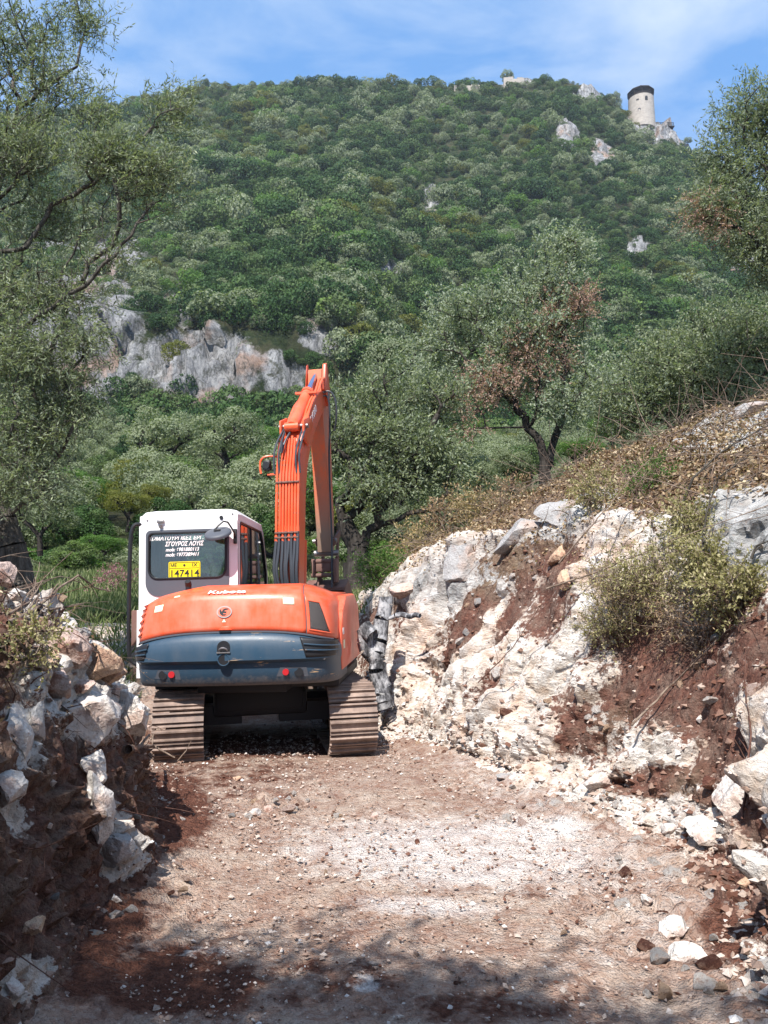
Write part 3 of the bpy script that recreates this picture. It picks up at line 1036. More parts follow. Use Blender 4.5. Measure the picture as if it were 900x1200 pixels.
rng = np.random.default_rng(77)
pts = []
Yv = 84.0
while Yv < 280:
    sp = 2.75 + (Yv - 84) * .003
    n = int(2 * .95 * Yv / sp)
    a = np.linspace(-.95, .95, n) * Yv + rng.uniform(-.5, .5, n) * sp * .9
    yy = Yv + rng.uniform(-.5, .5, n) * sp * .9
    pts.append(np.stack([a, yy], 1))
    Yv += sp * (.36 if 94 < Yv < 106 else .54)
pts = np.concatenate(pts)
Zp = ground_z(pts[:, 0], pts[:, 1])
Pp = np.stack([pts[:, 0], pts[:, 1], Zp], 1)
Pp[:, 2] += hill_bumps(Pp, Pp[:, 1]) * sstep(30, 80, Pp[:, 1])
rk = hill_rock(Pp)
rkn = rk + .6 * fbm(Pp, .25, 3, 19)
keep = (rkn < .62) | (rng.uniform(0, 1, len(Pp)) < .22)
keep &= ~((np.exp(-((Pp[:, 0] / Pp[:, 1] - .365) / .015) ** 2) > .4) & (Pp[:, 1] > 248))
Pp = Pp[keep]; rk = rk[keep]
n = len(Pp)
scl = (1.2 + 2.9 * rng.uniform(0, 1, n) ** 2.0) * (1 - .38 * ((Pp[:, 1] > 86) & (Pp[:, 1] < 98))) * (1 - .40 * (rk > .4)) * (1 - .25 * sstep(245, 262, Pp[:, 1]))
scl = scl * (1 + .45 * fbm(Pp, .05, 2, 57))
u = rng.uniform(0, 1, n) * .75 + .12 + .75 * fbm(Pp, .045, 3, 55)
pick = np.select([u < .20, u < .40, u < .56, u < .66, u < .76, u < .83, u < .975], [0, 1, 2, 3, 4, 5, 6], 7)
pxh, pyh = proj(Pp)
for (cx, cy) in ((240, 235), (738, 340), (215, 412), (352, 180), (460, 858 - 555)):
    j = np.argmin((pxh - cx) ** 2 + (pyh - cy) ** 2)
    pick[j] = 7
# bushes on the rocky crest under the tower are few
Pp[:, 2] += scl * .35
nearest = np.argsort(Pp[:, 1])
forest = scatter('hill_forest', Pp, rng.uniform(0, 6.28, n), scl, pick, 'stuff', zs=scl * rng.uniform(.85, 1.35, n))
print('forest', n)

# ---------------------------------------------------------------- olive grove of the valley: each tree a thing
def grove_tree(seed, mat, sides=6):
    m1 = blob_crown('crown', seed, 36, 560, .050, flat=.9, lobes=.35)
    m1.materials.append(M[mat])
    sk = Skeleton(seed)
    rg = np.random.default_rng(seed)
    sk.chain([(0, 0, -1.25), (.04, .02, -.9), (.0, .05, -.55)], -1, .15, .03)
    v = unit(rg.normal(0, 1, (16, 3))); v[:, 2] = np.abs(v[:, 2]) * .7 - .1
    sk.reach([tuple(p) for p in v * .7], .15, .03)
    r = sk.radii(.018)
    V, F = tubes(sk.nodes, sk.par, r * (.10 / r[0]) ** .6, sides)
    m2 = mesh_from('trunk', V, F, smooth=True)
    m2.materials.append(M['dark_bark'])
    return m1, m2
KINDS_ = {'olive': [grove_tree(s, 'olive_far') for s in (21, 22, 23, 24)], 'green': [grove_tree(s, 'green') for s in (31, 32)],
          'yellow': [grove_tree(41, 'yellow')], 'oak': [grove_tree(s, 'oak') for s in (51, 52)]}
GT = {}
def put_tree(kind, v, x, y, sc, zs, label, group=None, dz=0.0, rz=None, name=None):
    m1, m2 = KINDS_[kind][v % len(KINDS_[kind])]
    name = name or {'olive': 'olive_tree', 'green': 'leafy_tree', 'yellow': 'flowering_shrub', 'oak': 'oak_tree'}[kind]
    key = (kind, v % len(KINDS_[kind]))
    z = tz(x, y)
    if key not in GT:
        r = empty(name, (0, 0, 0), label, 'tree', group)
        c1 = link('crown', m1, None, r); c2 = link('trunk', m2, None, r)
        GT[key] = (r, c1, c2)
    else:
        s0, a, b = GT[key]
        r = s0.copy(); COL.objects.link(r); r.name = name
        for ch in (a, b):
            c = ch.copy(); COL.objects.link(c); c.parent = r
        r['label'] = label
        r['category'] = 'shrub' if 'shrub' in name else 'tree'
        if group: r['group'] = group
        elif 'group' in r: del r['group']
    r.location = (x, y, z + sc * zs * .72 + dz)
    r.rotation_euler = (0, 0, rng.uniform(0, 6.28) if rz is None else rz)
    r.scale = (sc, sc, sc * zs)
    return r

placed = []
Yv = 26.0
rr = random.Random(5)
cnt = 0
while Yv < 84:
    sp = 3.15 + Yv * .016
    n = int(2 * .72 * Yv / sp)
    for i in range(n):
        x = -.72 * Yv + (i + .5 + rr.uniform(-.4, .4)) * sp
        y = Yv + rr.uniform(-.4, .4) * sp
        if rr.random() < .05: continue
        sc = rr.uniform(1.6, 2.7) * (1.0 if y > 34 else .8)
        pxx, pyy = proj(np.array([[x, y, tz(x, y) + sc]]))
        u = rr.random()
        if pxx[0] > 560 and y < 45: 
            if u < .4: continue
            sc *= .8
        kind = 'olive' if u < .74 else ('green' if u < .84 else ('oak' if u < .975 else 'yellow'))
        lab = {'olive': 'one of the rounded grey-green olive trees massed across the valley below the cliffs',
               'green': 'one of the fresh green leafy trees scattered among the grey-green olives of the valley',
               'oak': 'one of the dark green oak trees standing among the paler olives of the valley',
               'yellow': 'one of the small yellowish green trees scattered in the valley olive grove'}[kind]
        grp = {'olive': 'olive trees filling the valley', 'green': 'leafy trees among the valley olives', 'oak': 'oak trees among the valley olives', 'yellow': 'yellowish trees in the valley grove'}[kind]
        put_tree(kind, rr.randrange(9), x, y, sc, rr.uniform(.8, 1.05), lab, grp, rz=rr.uniform(0, 6.28))
        cnt += 1
    Yv += sp * .82
print('grove', cnt)
# the ones one can point to
def pick_tree(kind, v, px, py, Y, sc, zs, label, name=None):
    c = at(px, py, Y)
    o = put_tree(kind, v, c.x, Y, sc, zs, label, None, rz=v * 1.3, name=name)
    o.location.z = c.z
    return o
pick_tree('yellow', 0, 150, 592, 26, .85, .85, 'yellow-green bushy shrub standing out just left of the white cab roof', 'flowering_shrub')
pick_tree('yellow', 0, 182, 580, 27, .62, .9, 'small yellowish shrub peeking above the left corner of the cab roof', 'flowering_shrub')
pick_tree('olive', 1, 195, 520, 44, 2.6, .95, 'large dense round-headed olive tree in the middle of the grove above the cab')
pick_tree('olive', 2, 268, 515, 40, 2.2, .9, 'pale olive tree in the grove directly left of the raised orange boom')
pick_tree('olive', 3, 470, 430, 34, 1.9, 1.15, 'tall pale olive tree rising behind the gnarled olive at the boom')
pick_tree('green', 0, 718, 505, 21, .75, .8, 'low dark green bush at the foot of the grey olive hedge', 'leafy_shrub')
pick_tree('olive', 0, 600, 545, 21, .7, .8, 'low silvery olive bush left of the forked trunk with russet leaves')
pick_tree('olive', 2, 560, 560, 19, .6, .8, 'small silvery olive bush behind the straw-coloured weeds on the bank')
pick_tree('green', 1, 680, 530, 20, .7, .7, 'small rounded green bush behind the bank, right of the forked trunk', 'leafy_shrub')
pick_tree('olive', 1, 545, 400, 40, 2.3, 1.1, 'pale olive crown rising behind the left side of the russet-branched tree')
pick_tree('olive', 2, 515, 480, 30, 1.5, 1.1, 'pale olive between the gnarled olive and the russet-branched tree')
pick_tree('oak', 1, 85, 655, 20, .8, .7, 'dark green bush growing in the meadow behind the left rock pile', 'oak_shrub')
pick_tree('olive', 3, 50, 600, 22, 1.1, .9, 'silvery bush just right of the leaning dark trunk')
pick_tree('green', 0, 120, 640, 21, .7, .7, 'low green bush in the meadow left of the black grab rail', 'leafy_shrub')

# pink blossoming bush
def shrub(name, c, r, label, mat, seed, n=40, L=.03, W=.014, n_tw=5, n_leaf=8, tw=.18, bark='twig', cat='shrub', group=None, flat=.8, tip=.004, dead=None, up=.35):
    c = Vector(c)
    b = c - Vector((0, 0, r * flat))
    ells = [(c.x, c.y, c.z, r, r, r * flat, n)]
    return tree(name, [b, b + Vector((0, 0, r * .25))], ells, label, cat, group, seed=seed, leafmat=mat, L=L, W=W, n_tw=n_tw, n_leaf=n_leaf, tw_len=tw, trunk_r=None,
                tip=tip, bark=bark, step=.1, jit=.02, sides=4, crown_name='foliage', trunk_name='stem', deadells=dead, up=up)
shrub('blossom_shrub', at(137, 676, 15.5), .38, 'small pink blossoming bush in the meadow left of the cab', 'pink', 3, n=22, L=.04, W=.02, n_leaf=6)

# ---------------------------------------------------------------- gnarled olive behind the boom
b0 = at(425, 668, 17.0); b0.z = tz(b0.x, 17) - .1
tree('olive_tree', [b0, at(418, 640, 17), at(402, 610, 17), at(397, 588, 17)],
     [ellpx(440, 520, 17.2, 66, 42, 130), ellpx(500, 540, 17, 52, 38, 90), ellpx(395, 505, 17.5, 40, 48, 60), ellpx(455, 470, 18, 56, 40, 80), ellpx(535, 590, 16.6, 24, 16, 12), ellpx(440, 565, 16.6, 40, 26, 40), ellpx(515, 470, 18, 34, 40, 40)],
     'thick-trunked gnarled olive tree right behind the excavator arm', seed=11, maxr=.10, L=.095, W=.038, n_tw=9, tw_len=.34, n_leaf=8, trunk_r=.30, tip=.012,
     limbs=[(.35, [at(430, 622, 16.9), at(465, 610, 16.8), at(500, 598, 16.6), at(525, 578, 16.6)]), (.9, [at(440, 575, 17), at(480, 555, 17), at(505, 530, 17)])], bark='dark_bark', leafmat='olive', step=.3, jit=.06, sides=8)

# ---------------------------------------------------------------- tall pale olive with the russet, dying branches
b0 = at(640, 556, 22.0)
tree('olive_tree', [Vector((b0.x, 22, b0.z - .6)), at(638, 540, 22), at(634, 520, 22), at(620, 500, 22)],
     [ellpx(650, 310, 22.5, 40, 36, 50), ellpx(672, 288, 22.6, 22, 22, 18), ellpx(612, 350, 22.5, 46, 34, 50), ellpx(545, 370, 23, 48, 34, 60), ellpx(520, 420, 23, 40, 40, 55), ellpx(590, 400, 22.5, 50, 40, 60),
      ellpx(665, 400, 22.3, 30, 50, 40), ellpx(690, 450, 22, 26, 44, 36), ellpx(655, 470, 21.6, 30, 30, 34), ellpx(620, 385, 21.7, 50, 46, 40), ellpx(650, 345, 22, 36, 36, 30), ellpx(585, 440, 21.8, 40, 30, 26), ellpx(500, 460, 22.5, 30, 26, 24), ellpx(600, 450, 22.6, 40, 30, 20)],
     'tall pale olive tree with russet dead branches and a forked dark trunk', seed=17, maxr=.11, L=.11, W=.048, n_tw=8, tw_len=.42, n_leaf=8, trunk_r=.16, tip=.012, leafmat='olive_pale' if False else 'olive_pale',
     limbs=[(.5, [at(655, 500, 22), at(664, 470, 22), at(660, 420, 22.2)]), (.95, [at(605, 480, 22), at(598, 460, 22), at(585, 430, 22)])],
     deadells=[ellpx(668, 356, 21.8, 28, 22, 32), ellpx(640, 380, 21.8, 24, 18, 16), ellpx(612, 410, 21.6, 28, 20, 20), ellpx(575, 450, 21.4, 48, 24, 42), ellpx(545, 470, 21.5, 28, 16, 12), ellpx(550, 502, 21.4, 24, 8, 6), ellpx(620, 435, 21.6, 26, 22, 10), ellpx(650, 420, 21.6, 30, 30, 8)],
     bark='dark_bark', step=.3, jit=.07, sides=7)

# ---------------------------------------------------------------- olive thicket on the right above the bank
tree('olive_tree', [at(800, 520, 15), at(805, 480, 15), at(800, 450, 15)],
     [ellpx(800, 440, 15, 80, 55, 170), ellpx(740, 475, 14.6, 45, 40, 60), ellpx(880, 430, 15.5, 60, 60, 130), ellpx(850, 395, 15.5, 60, 40, 90), ellpx(940, 420, 15, 60, 70, 70), ellpx(860, 470, 14.6, 60, 30, 60)],
     'dense bushy olive thicket overhanging the top of the right bank', seed=23, L=.08, W=.030, n_tw=10, tw_len=.36, n_leaf=9, trunk_r=.14, tip=.01, leafmat='olive', bark='dark_bark', step=.3, jit=.05)

# ---------------------------------------------------------------- olive at the right edge
tree('olive_tree', [at(985, 480, 12), at(975, 400, 12), at(950, 320, 12), at(925, 260, 12)],
     [ellpx(885, 140, 12, 44, 44, 60), ellpx(925, 190, 12, 60, 70, 90), ellpx(860, 195, 11.8, 34, 28, 30), ellpx(850, 240, 11.6, 40, 26, 40), ellpx(890, 285, 11.6, 40, 28, 40), ellpx(960, 130, 12, 50, 60, 50), ellpx(905, 250, 12, 44, 30, 40), ellpx(925, 320, 12, 40, 24, 24)],
     'open-crowned olive tree leaning in at the upper right edge', seed=29, maxr=.06, L=.07, W=.021, n_tw=10, tw_len=.34, n_leaf=10, trunk_r=.13, tip=.008, bark='dark_bark',
     deadells=[ellpx(828, 245, 11.4, 22, 10, 9), ellpx(850, 262, 11.4, 14, 8, 5)], step=.2, jit=.04)

# ---------------------------------------------------------------- olive at the left edge
YL = 10.4
b0 = at(30, 705, YL)
tree('olive_tree', [Vector((b0.x, b0.y, .6)), b0, at(16, 655, YL), at(4, 610, YL), at(-20, 560, YL), at(-45, 500, YL), at(-50, 420, YL)],
     [ellpx(20, 40, YL, 60, 60, 46), ellpx(90, 20, YL, 40, 34, 20), ellpx(60, 110, YL, 60, 40, 36), ellpx(110, 145, YL - .4, 24, 18, 9), ellpx(-30, 120, YL, 60, 90, 50), ellpx(30, 175, YL - .5, 60, 40, 60), ellpx(120, 195, YL - .6, 52, 28, 42),
      ellpx(180, 200, YL - .6, 34, 22, 24), ellpx(195, 140, YL - .5, 38, 26, 16), ellpx(60, 250, YL, 80, 40, 46), ellpx(170, 225, YL - .7, 40, 14, 16), ellpx(0, 330, YL, 50, 60, 50), ellpx(60, 345, YL - .3, 60, 46, 40), ellpx(110, 300, YL - .5, 40, 24, 10), ellpx(40, 420, YL - .6, 62, 44, 60), ellpx(95, 400, YL - .6, 30, 26, 18),
      ellpx(30, 500, YL - .5, 60, 44, 60), ellpx(80, 470, YL - .3, 34, 36, 24), ellpx(10, 555, YL - .8, 50, 30, 34), ellpx(-70, 350, YL, 50, 160, 60), ellpx(-40, 560, YL - .8, 40, 40, 24), ellpx(60, 560, YL, 26, 20, 10)],
     'big olive tree reaching across the left edge with a leaning dark trunk', seed=37, maxr=.032, L=.072, W=.018, n_tw=9, tw_len=.32, n_leaf=10, trunk_r=.19, tip=.005, bark='bark', twr=.0022,
     limbs=[(.93, [at(-30, 410, YL - .2), at(10, 395, YL - .4), at(60, 362, YL - .5), at(100, 335, YL - .6), at(135, 300, YL - .7), at(160, 262, YL - .7), at(178, 240, YL - .7)]),
            (.99, [at(-30, 330, YL), at(-10, 260, YL), at(5, 200, YL), at(22, 125, YL), at(55, 98, YL - .1), at(90, 78, YL - .1)]),
            (.99, [at(-20, 300, YL), at(30, 290, YL - .2), at(60, 240, YL - .3), at(110, 215, YL - .4)])],
     bare=[ellpx(140, 250, YL - .6, 70, 26, 12), ellpx(90, 330, YL - .5, 60, 30, 14), ellpx(40, 60, YL, 60, 60, 10), ellpx(200, 245, YL - .7, 26, 8, 3)], step=.16, jit=.03)

# ---------------------------------------------------------------- olive behind the camera on the left: its shade lies on the path in front
tree('olive_tree', [(-4.4, -.4, 1.6), (-4.2, -.4, 2.6), (-3.8, -.3, 3.6)],
     [(-1.2, -1.05, 5.4, .95, .8, .45, 44), (-2.4, -.9, 5.2, 1.0, .8, .6, 60), (-3.2, .2, 4.9, .8, .8, .8, 50), (-3.7, 1.2, 4.5, .6, .6, .6, 24), (-.2, -1.25, 5.3, .6, .5, .3, 16), (1.0, -1.5, 5.3, .6, .45, .3, 14), (-2.8, -1.9, 5.2, 1.1, .7, .6, 40), (-.8, -2.2, 5.2, 1.3, .7, .4, 40)],
     'olive tree beyond the lower left edge whose dappled shade lies on the path', seed=43, L=.10, W=.034, n_tw=14, tw_len=.32, n_leaf=10, trunk_r=.18, tip=.008, bark='dark_bark', twiggy=False, step=.25)

# ================================================================ excavator
M['orange'] = paint('orange_paint', (.80, .085, .022), dust=.42, rough=.30, dustcol=(.52, .30, .22))
M['orange_arm'] = paint('orange_arm_paint', (.80, .095, .024), dust=.28, rough=.34, dustcol=(.50, .30, .20), scratch=(.25, .14, .09))
M['worn_arm'] = paint('worn_arm_paint', (.78, .13, .03), dust=.9, rough=.5, dustcol=(.30, .20, .14), low=(2.5, 3.5, 1.0))
M['slate'] = paint('slate_paint', (.018, .050, .085), dust=.16, rough=.42, dustcol=(.17, .15, .14), scratch=(.50, .33, .18), low=(.76, .86, .85))
M['white_paint'] = paint('white_paint', (.80, .79, .78), dust=.22, rough=.35, dustcol=(.55, .46, .42))
M['steel_dirty'] = paint('dirty_steel', (.10, .075, .062), dust=1.0, rough=.65, dustcol=(.36, .25, .19), metal=.0)
M['shoe'] = paint('track_steel', (.15, .105, .085), dust=1.0, rough=.6, dustcol=(.42, .31, .25))
M['black'] = plain('black_plastic', (.014, .014, .016), .45)
M['dark'] = plain('dark_frame', (.02, .019, .021), .6)
M['seal'] = plain('slate_trim', (.075, .08, .095), .55)
M['hose'] = plain('hose_rubber', (.045, .05, .06), .45)
M['chrome'] = plain('chrome', (.55, .6, .72), .18, 1.0)
M['metal'] = plain('worn_metal', (.30, .28, .27), .45, .8)
M['rust'] = paint('rusty_iron', (.13, .055, .04), dust=.8, rough=.7, dustcol=(.22, .15, .12))
M['redlens'] = plain('red_lens', (.42, .02, .025), .25)
M['reflector'] = plain('reflector_sticker', (.86, .80, .55), .35)
M['letter_white'] = plain('white_lettering', (.85, .80, .78), .5)
M['letter_black'] = plain('black_lettering', (.02, .02, .02), .5)
M['plate'] = plain('yellow_plate', (.82, .66, .01), .4)
M['seat'] = plain('seat_fabric', (.03, .035, .045), .8)
def mesh_grille():
    t = NT('wire_mesh')
    v = t.scaled((1, 1, 1), (0, math.radians(45), 0))
    b = t.n('ShaderNodeTexBrick', Scale=60.0)
    b.inputs['Color1'].default_value = (.012, .012, .012, 1); b.inputs['Color2'].default_value = (.012, .012, .012, 1)
    b.inputs['Mortar'].default_value = (.20, .17, .16, 1)
    b.inputs['Mortar Size'].default_value = .022
    b.offset = 0
    mpn = t.n('ShaderNodeMapping', Rotation=(math.pi / 2, 0, math.radians(0)))
    t.t.links.new(v, mpn.inputs['Vector']); t.t.links.new(mpn.outputs[0], b.inputs['Vector'])
    t.bsdf(b.outputs['Color'], .7)
    return t.m
M['grille'] = mesh_grille()
def glass_mat():
    t = NT('cab_glass')
    tr = t.n('ShaderNodeBsdfTransparent'); t.set(tr.inputs['Color'], (.42, .53, .50))
    gl = t.n('ShaderNodeBsdfGlossy', Roughness=.04); t.set(gl.inputs['Color'], (.9, .95, 1))
    df = t.n('ShaderNodeBsdfDiffuse'); t.set(df.inputs['Color'], (.30, .34, .33))
    fr = t.n('ShaderNodeFresnel', IOR=1.5)
    m1 = t.n('ShaderNodeMixShader'); t.set(m1.inputs['Fac'], t.math('ADD', t.math('MULTIPLY', fr.outputs[0], 1.5), .06))
    t.t.links.new(tr.outputs[0], m1.inputs[1]); t.t.links.new(gl.outputs[0], m1.inputs[2])
    dust = t.ramp(t.noise(3, 6, .7, t.scaled((1, 1, .25))), [(.45, .01), (.75, .10)])
    m2 = t.n('ShaderNodeMixShader'); t.set(m2.inputs['Fac'], dust)
    t.t.links.new(m1.outputs[0], m2.inputs[1]); t.t.links.new(df.outputs[0], m2.inputs[2])
    t.t.links.new(m2.outputs[0], t.out.inputs['Surface'])
    return t.m
M['glass'] = glass_mat()

EX = empty('excavator', (-1.32, 9.22, .0), 'orange mini excavator with white cab and slate counterweight, seen from behind', 'excavator', rot=(0, math.radians(-1.6), 0))
YAW_U = Matrix.Rotation(math.radians(-3.0), 4, 'Z')      # upper body
YAW_T = Matrix.Translation((-.10, 0, 0)) @ Matrix.Rotation(math.radians(10.0), 4, 'Z')       # undercarriage

class B:
    """collects shapes, links them as one mesh"""
    def __init__(s, xf=None):
        s.bm = bmesh.new(); s.xf = xf or Matrix()
    def box(s, c, size, rot=None, bev=0.0):
        m = Matrix.Translation(c)
        if rot is not None: m = m @ rot
        r = bmesh.ops.create_cube(s.bm, size=1, matrix=m @ Matrix.Diagonal((*size, 1)))
        if bev:
            es = list({e for v in r['verts'] for e in v.link_edges})
            bmesh.ops.bevel(s.bm, geom=es, offset=bev, segments=2, affect='EDGES', profile=.5)
        return s
    def cyl(s, p0, p1, r0, r1=None, n=20):
        p0, p1 = Vector(p0), Vector(p1)
        d = p1 - p0
        q = d.to_track_quat('Z', 'Y').to_matrix().to_4x4()
        bmesh.ops.create_cone(s.bm, cap_ends=True, segments=n, radius1=r0, radius2=r0 if r1 is None else r1, depth=d.length, matrix=Matrix.Translation((p0 + p1) / 2) @ q)
        return s
    def tube(s, pts, r, n=8, smooth=0):
        pts = [Vector(p) for p in pts]
        if smooth:
            for _ in range(smooth):
                q = [pts[0]]
                for a, b in zip(pts, pts[1:]):
                    q += [a.lerp(b, .25), a.lerp(b, .75)]
                q.append(pts[-1]); pts = q
        prev = None
        up = None
        for i, p in enumerate(pts):
            d = (pts[min(i + 1, len(pts) - 1)] - pts[max(i - 1, 0)]).normalized()
            if up is None:
                up = d.orthogonal().normalized()
            up = (up - d * up.dot(d)).normalized()
            w_ = d.cross(up)
            ring = [s.bm.verts.new(p + (up * math.cos(a) + w_ * math.sin(a)) * r) for a in [2 * math.pi * k / n for k in range(n)]]
            if prev:
                for k in range(n):
                    s.bm.faces.new((prev[k], prev[(k + 1) % n], ring[(k + 1) % n], ring[k]))
            else:
                s.bm.faces.new(ring[::-1])
            prev = ring
        s.bm.faces.new(prev)
        return s
    def prism(s, prof, axis, a, b, bev=0.0):
        """prof: 2-D points; axis 'x': points are (y,z) and it is extruded from x=a to x=b; 'y': (x,z); 'z': (x,y)"""
        def P(u, v, t):
            return {'x': (t, u, v), 'y': (u, t, v), 'z': (u, v, t)}[axis]
        va = [s.bm.verts.new(P(u, v, a)) for u, v in prof]
        vb = [s.bm.verts.new(P(u, v, b)) for u, v in prof]
        n = len(prof)
        fs = [s.bm.faces.new(va), s.bm.faces.new(vb)]
        for k in range(n):
            fs.append(s.bm.faces.new((va[k], va[(k + 1) % n], vb[(k + 1) % n], vb[k])))
        if bev:
            es = list({e for v in va + vb for e in v.link_edges})
            bmesh.ops.bevel(s.bm, geom=es, offset=bev, segments=2, affect='EDGES', profile=.5)
        return s
    def frame(s, outer, inner, axis, a, b):
        """a plate with one opening"""
        def P(u, v, t):
            return {'x': (t, u, v), 'y': (u, t, v), 'z': (u, v, t)}[axis]
        res = []
        for t in (a, b):
            vo = [s.bm.verts.new(P(u, v, t)) for u, v in outer]
            vi = [s.bm.verts.new(P(u, v, t)) for u, v in inner]
            es = []
            for L_ in (vo, vi):
                for k in range(len(L_)):
                    es.append(s.bm.edges.new((L_[k], L_[(k + 1) % len(L_)])))
            bmesh.ops.triangle_fill(s.bm, use_beauty=True, edges=es)
            res.append((vo, vi))
        for A_, B_ in ((res[0][0], res[1][0]), (res[0][1], res[1][1])):
            n = len(A_)
            for k in range(n):
                s.bm.faces.new((A_[k], A_[(k + 1) % n], B_[(k + 1) % n], B_[k]))
        return s
    def loft(s, rings, close=False, capa=False, capb=False):
        vs = [[s.bm.verts.new(p) for p in r] for r in rings]
        n = len(rings[0])
        for a, b in zip(vs, vs[1:]):
            for k in range(n if close else n - 1):
                s.bm.faces.new((a[k], a[(k + 1) % n], b[(k + 1) % n], b[k]))
        if capa: s.bm.faces.new(vs[0][::-1])
        if capb: s.bm.faces.new(vs[-1])
        return s
    def done(s, name, mat, parent, smooth=30, label=None, bev=0, solid=0, **kw):
        bmesh.ops.recalc_face_normals(s.bm, faces=s.bm.faces)
        s.bm.transform(s.xf)
        me = bpy.data.meshes.new(name)
        s.bm.to_mesh(me); s.bm.free()
        if smooth:
            me.polygons.foreach_set('use_smooth', [True] * len(me.polygons))
            try:
                me.set_sharp_from_angle(angle=math.radians(smooth))
            except Exception:
                pass
        o = link(name, me, mat, parent, label, **kw)
        if solid:
            md = o.modifiers.new('solid', 'SOLIDIFY'); md.thickness = solid; md.offset = -1
        if bev:
            md = o.modifiers.new('bevel', 'BEVEL'); md.width = bev; md.segments = 2; md.limit_method = 'ANGLE'; md.angle_limit = math.radians(35)
        return o

def rrect(x0, z0, x1, z1, r, n=5, rs=None):
    """rounded rectangle outline; rs: radius per corner (ll, lr, ur, ul)"""
    rs = rs or (r, r, r, r)
    out = []
    for (cx, cz, a0, rr_) in ((x0, z0, 180, rs[0]), (x1, z0, 270, rs[1]), (x1, z1, 0, rs[2]), (x0, z1, 90, rs[3])):
        ccx = cx + rr_ if cx == x0 else cx - rr_
        ccz = cz + rr_ if cz == z0 else cz - rr_
        for k in range(n + 1):
            a = math.radians(a0 + 90 * k / n)
            out.append((ccx + rr_ * math.cos(a), ccz + rr_ * math.sin(a)))
    return out

def text(name, s, mat, parent, M4, size, ext=.001, align='CENTER', shear=0.0, bold=0.0, width=None, label=None, spacing=1.0):
    cu = bpy.data.curves.new(name, 'FONT')
    cu.body = s; cu.size = size; cu.extrude = ext; cu.align_x = align; cu.align_y = 'CENTER'; cu.shear = shear; cu.offset = bold
    cu.space_character = spacing
    ob = bpy.data.objects.new(name, cu)
    COL.objects.link(ob)
    bpy.context.view_layer.update()
    dg = bpy.context.evaluated_depsgraph_get()
    me = bpy.data.meshes.new_from_object(ob.evaluated_get(dg))
    bpy.data.objects.remove(ob)
    if width:
        xs_ = [v.co.x for v in me.vertices]
        k = width / (max(xs_) - min(xs_))
        me.transform(Matrix.Diagonal((k, 1, 1, 1)))
    me.transform(M4)
    me.materials.clear()
    return link(name, me, mat, parent, label)

def plane_xf(origin, xdir, ydir):
    x = Vector(xdir).normalized(); y = Vector(ydir); y = (y - x * y.dot(x)).normalized(); z = x.cross(y)
    m = Matrix((x, y, z)).transposed().to_4x4()
    m.translation = Vector(origin)
    return m

U = YAW_U; T = YAW_T

# ---- tracks ---------------------------------------------------------------
def stadium(L_, H_, t):
    """point and tangent angle on a track loop of length L_ and height H_, t in 0..1 (y,z plane)"""
    r = H_ / 2
    st = L_ - H_
    per = 2 * st + 2 * math.pi * r
    d = (t % 1) * per
    if d < st: return (-st / 2 + d, 0.0, 0.0)
    d -= st
    if d < math.pi * r:
        a = d / r
        return (st / 2 + r * math.sin(a), r - r * math.cos(a), a)
    d -= math.pi * r
    if d < st: return (st / 2 - d, H_, math.pi)
    d -= st
    a = d / r
    return (-st / 2 - r * math.sin(a), r + r * math.cos(a), math.pi + a)

for side in (-1, 1):
    x0 = side * .85 + .05
    b = B(T)
    NS = 40
    for k in range(NS):
        y, z, a = stadium(2.86, .66, k / NS)
        rot = Matrix.Rotation(a, 4, 'X')
        rr_ = random.Random(k * 7 + side)
        m = Matrix.Translation((x0, y, z + .0)) @ rot
        # plate, its overlap lip and two grousers, standing outwards
        for c, sz in (((0, 0, .014), (.48, .136, .018)), ((0, -.050, -.010), (.48, .016, .034)), ((0, .028, -.006), (.48, .014, .026)), ((0, .068, .004), (.48, .012, .022))):
            bmesh.ops.create_cube(b.bm, size=1, matrix=m @ Matrix.Translation(c) @ Matrix.Diagonal((*sz, 1)))
        for sx in (-.07, .07):
            bmesh.ops.create_cube(b.bm, size=1, matrix=m @ Matrix.Translation((sx, 0, .05)) @ Matrix.Diagonal((.03, .12, .06, 1)))
    tr = b.done('track', M['shoe'], EX, smooth=0)
    b = B(T)
    b.prism([(-1.05, .2), (1.05, .2), (1.0, .46), (-1.0, .46)], 'x', x0 - .09, x0 + .09, .02)
    b.done('track_frame', M['steel_dirty'], tr)
    for yy, rad in ((-1.1, .27), (1.1, .26)):
        b = B(T)
        b.cyl((x0 - .07, yy, .33), (x0 + .07, yy, .33), rad, n=28).cyl((x0 - .13, yy, .33), (x0 + .13, yy, .33), .12, n=20)
        b.done('sprocket' if yy < 0 else 'idler', M['steel_dirty'], tr)
    for k in range(5):
        yy = -.72 + k * .36
        B(T).cyl((x0 - .12, yy, .14), (x0 + .12, yy, .14), .085, n=16).done('roller', M['steel_dirty'], tr)

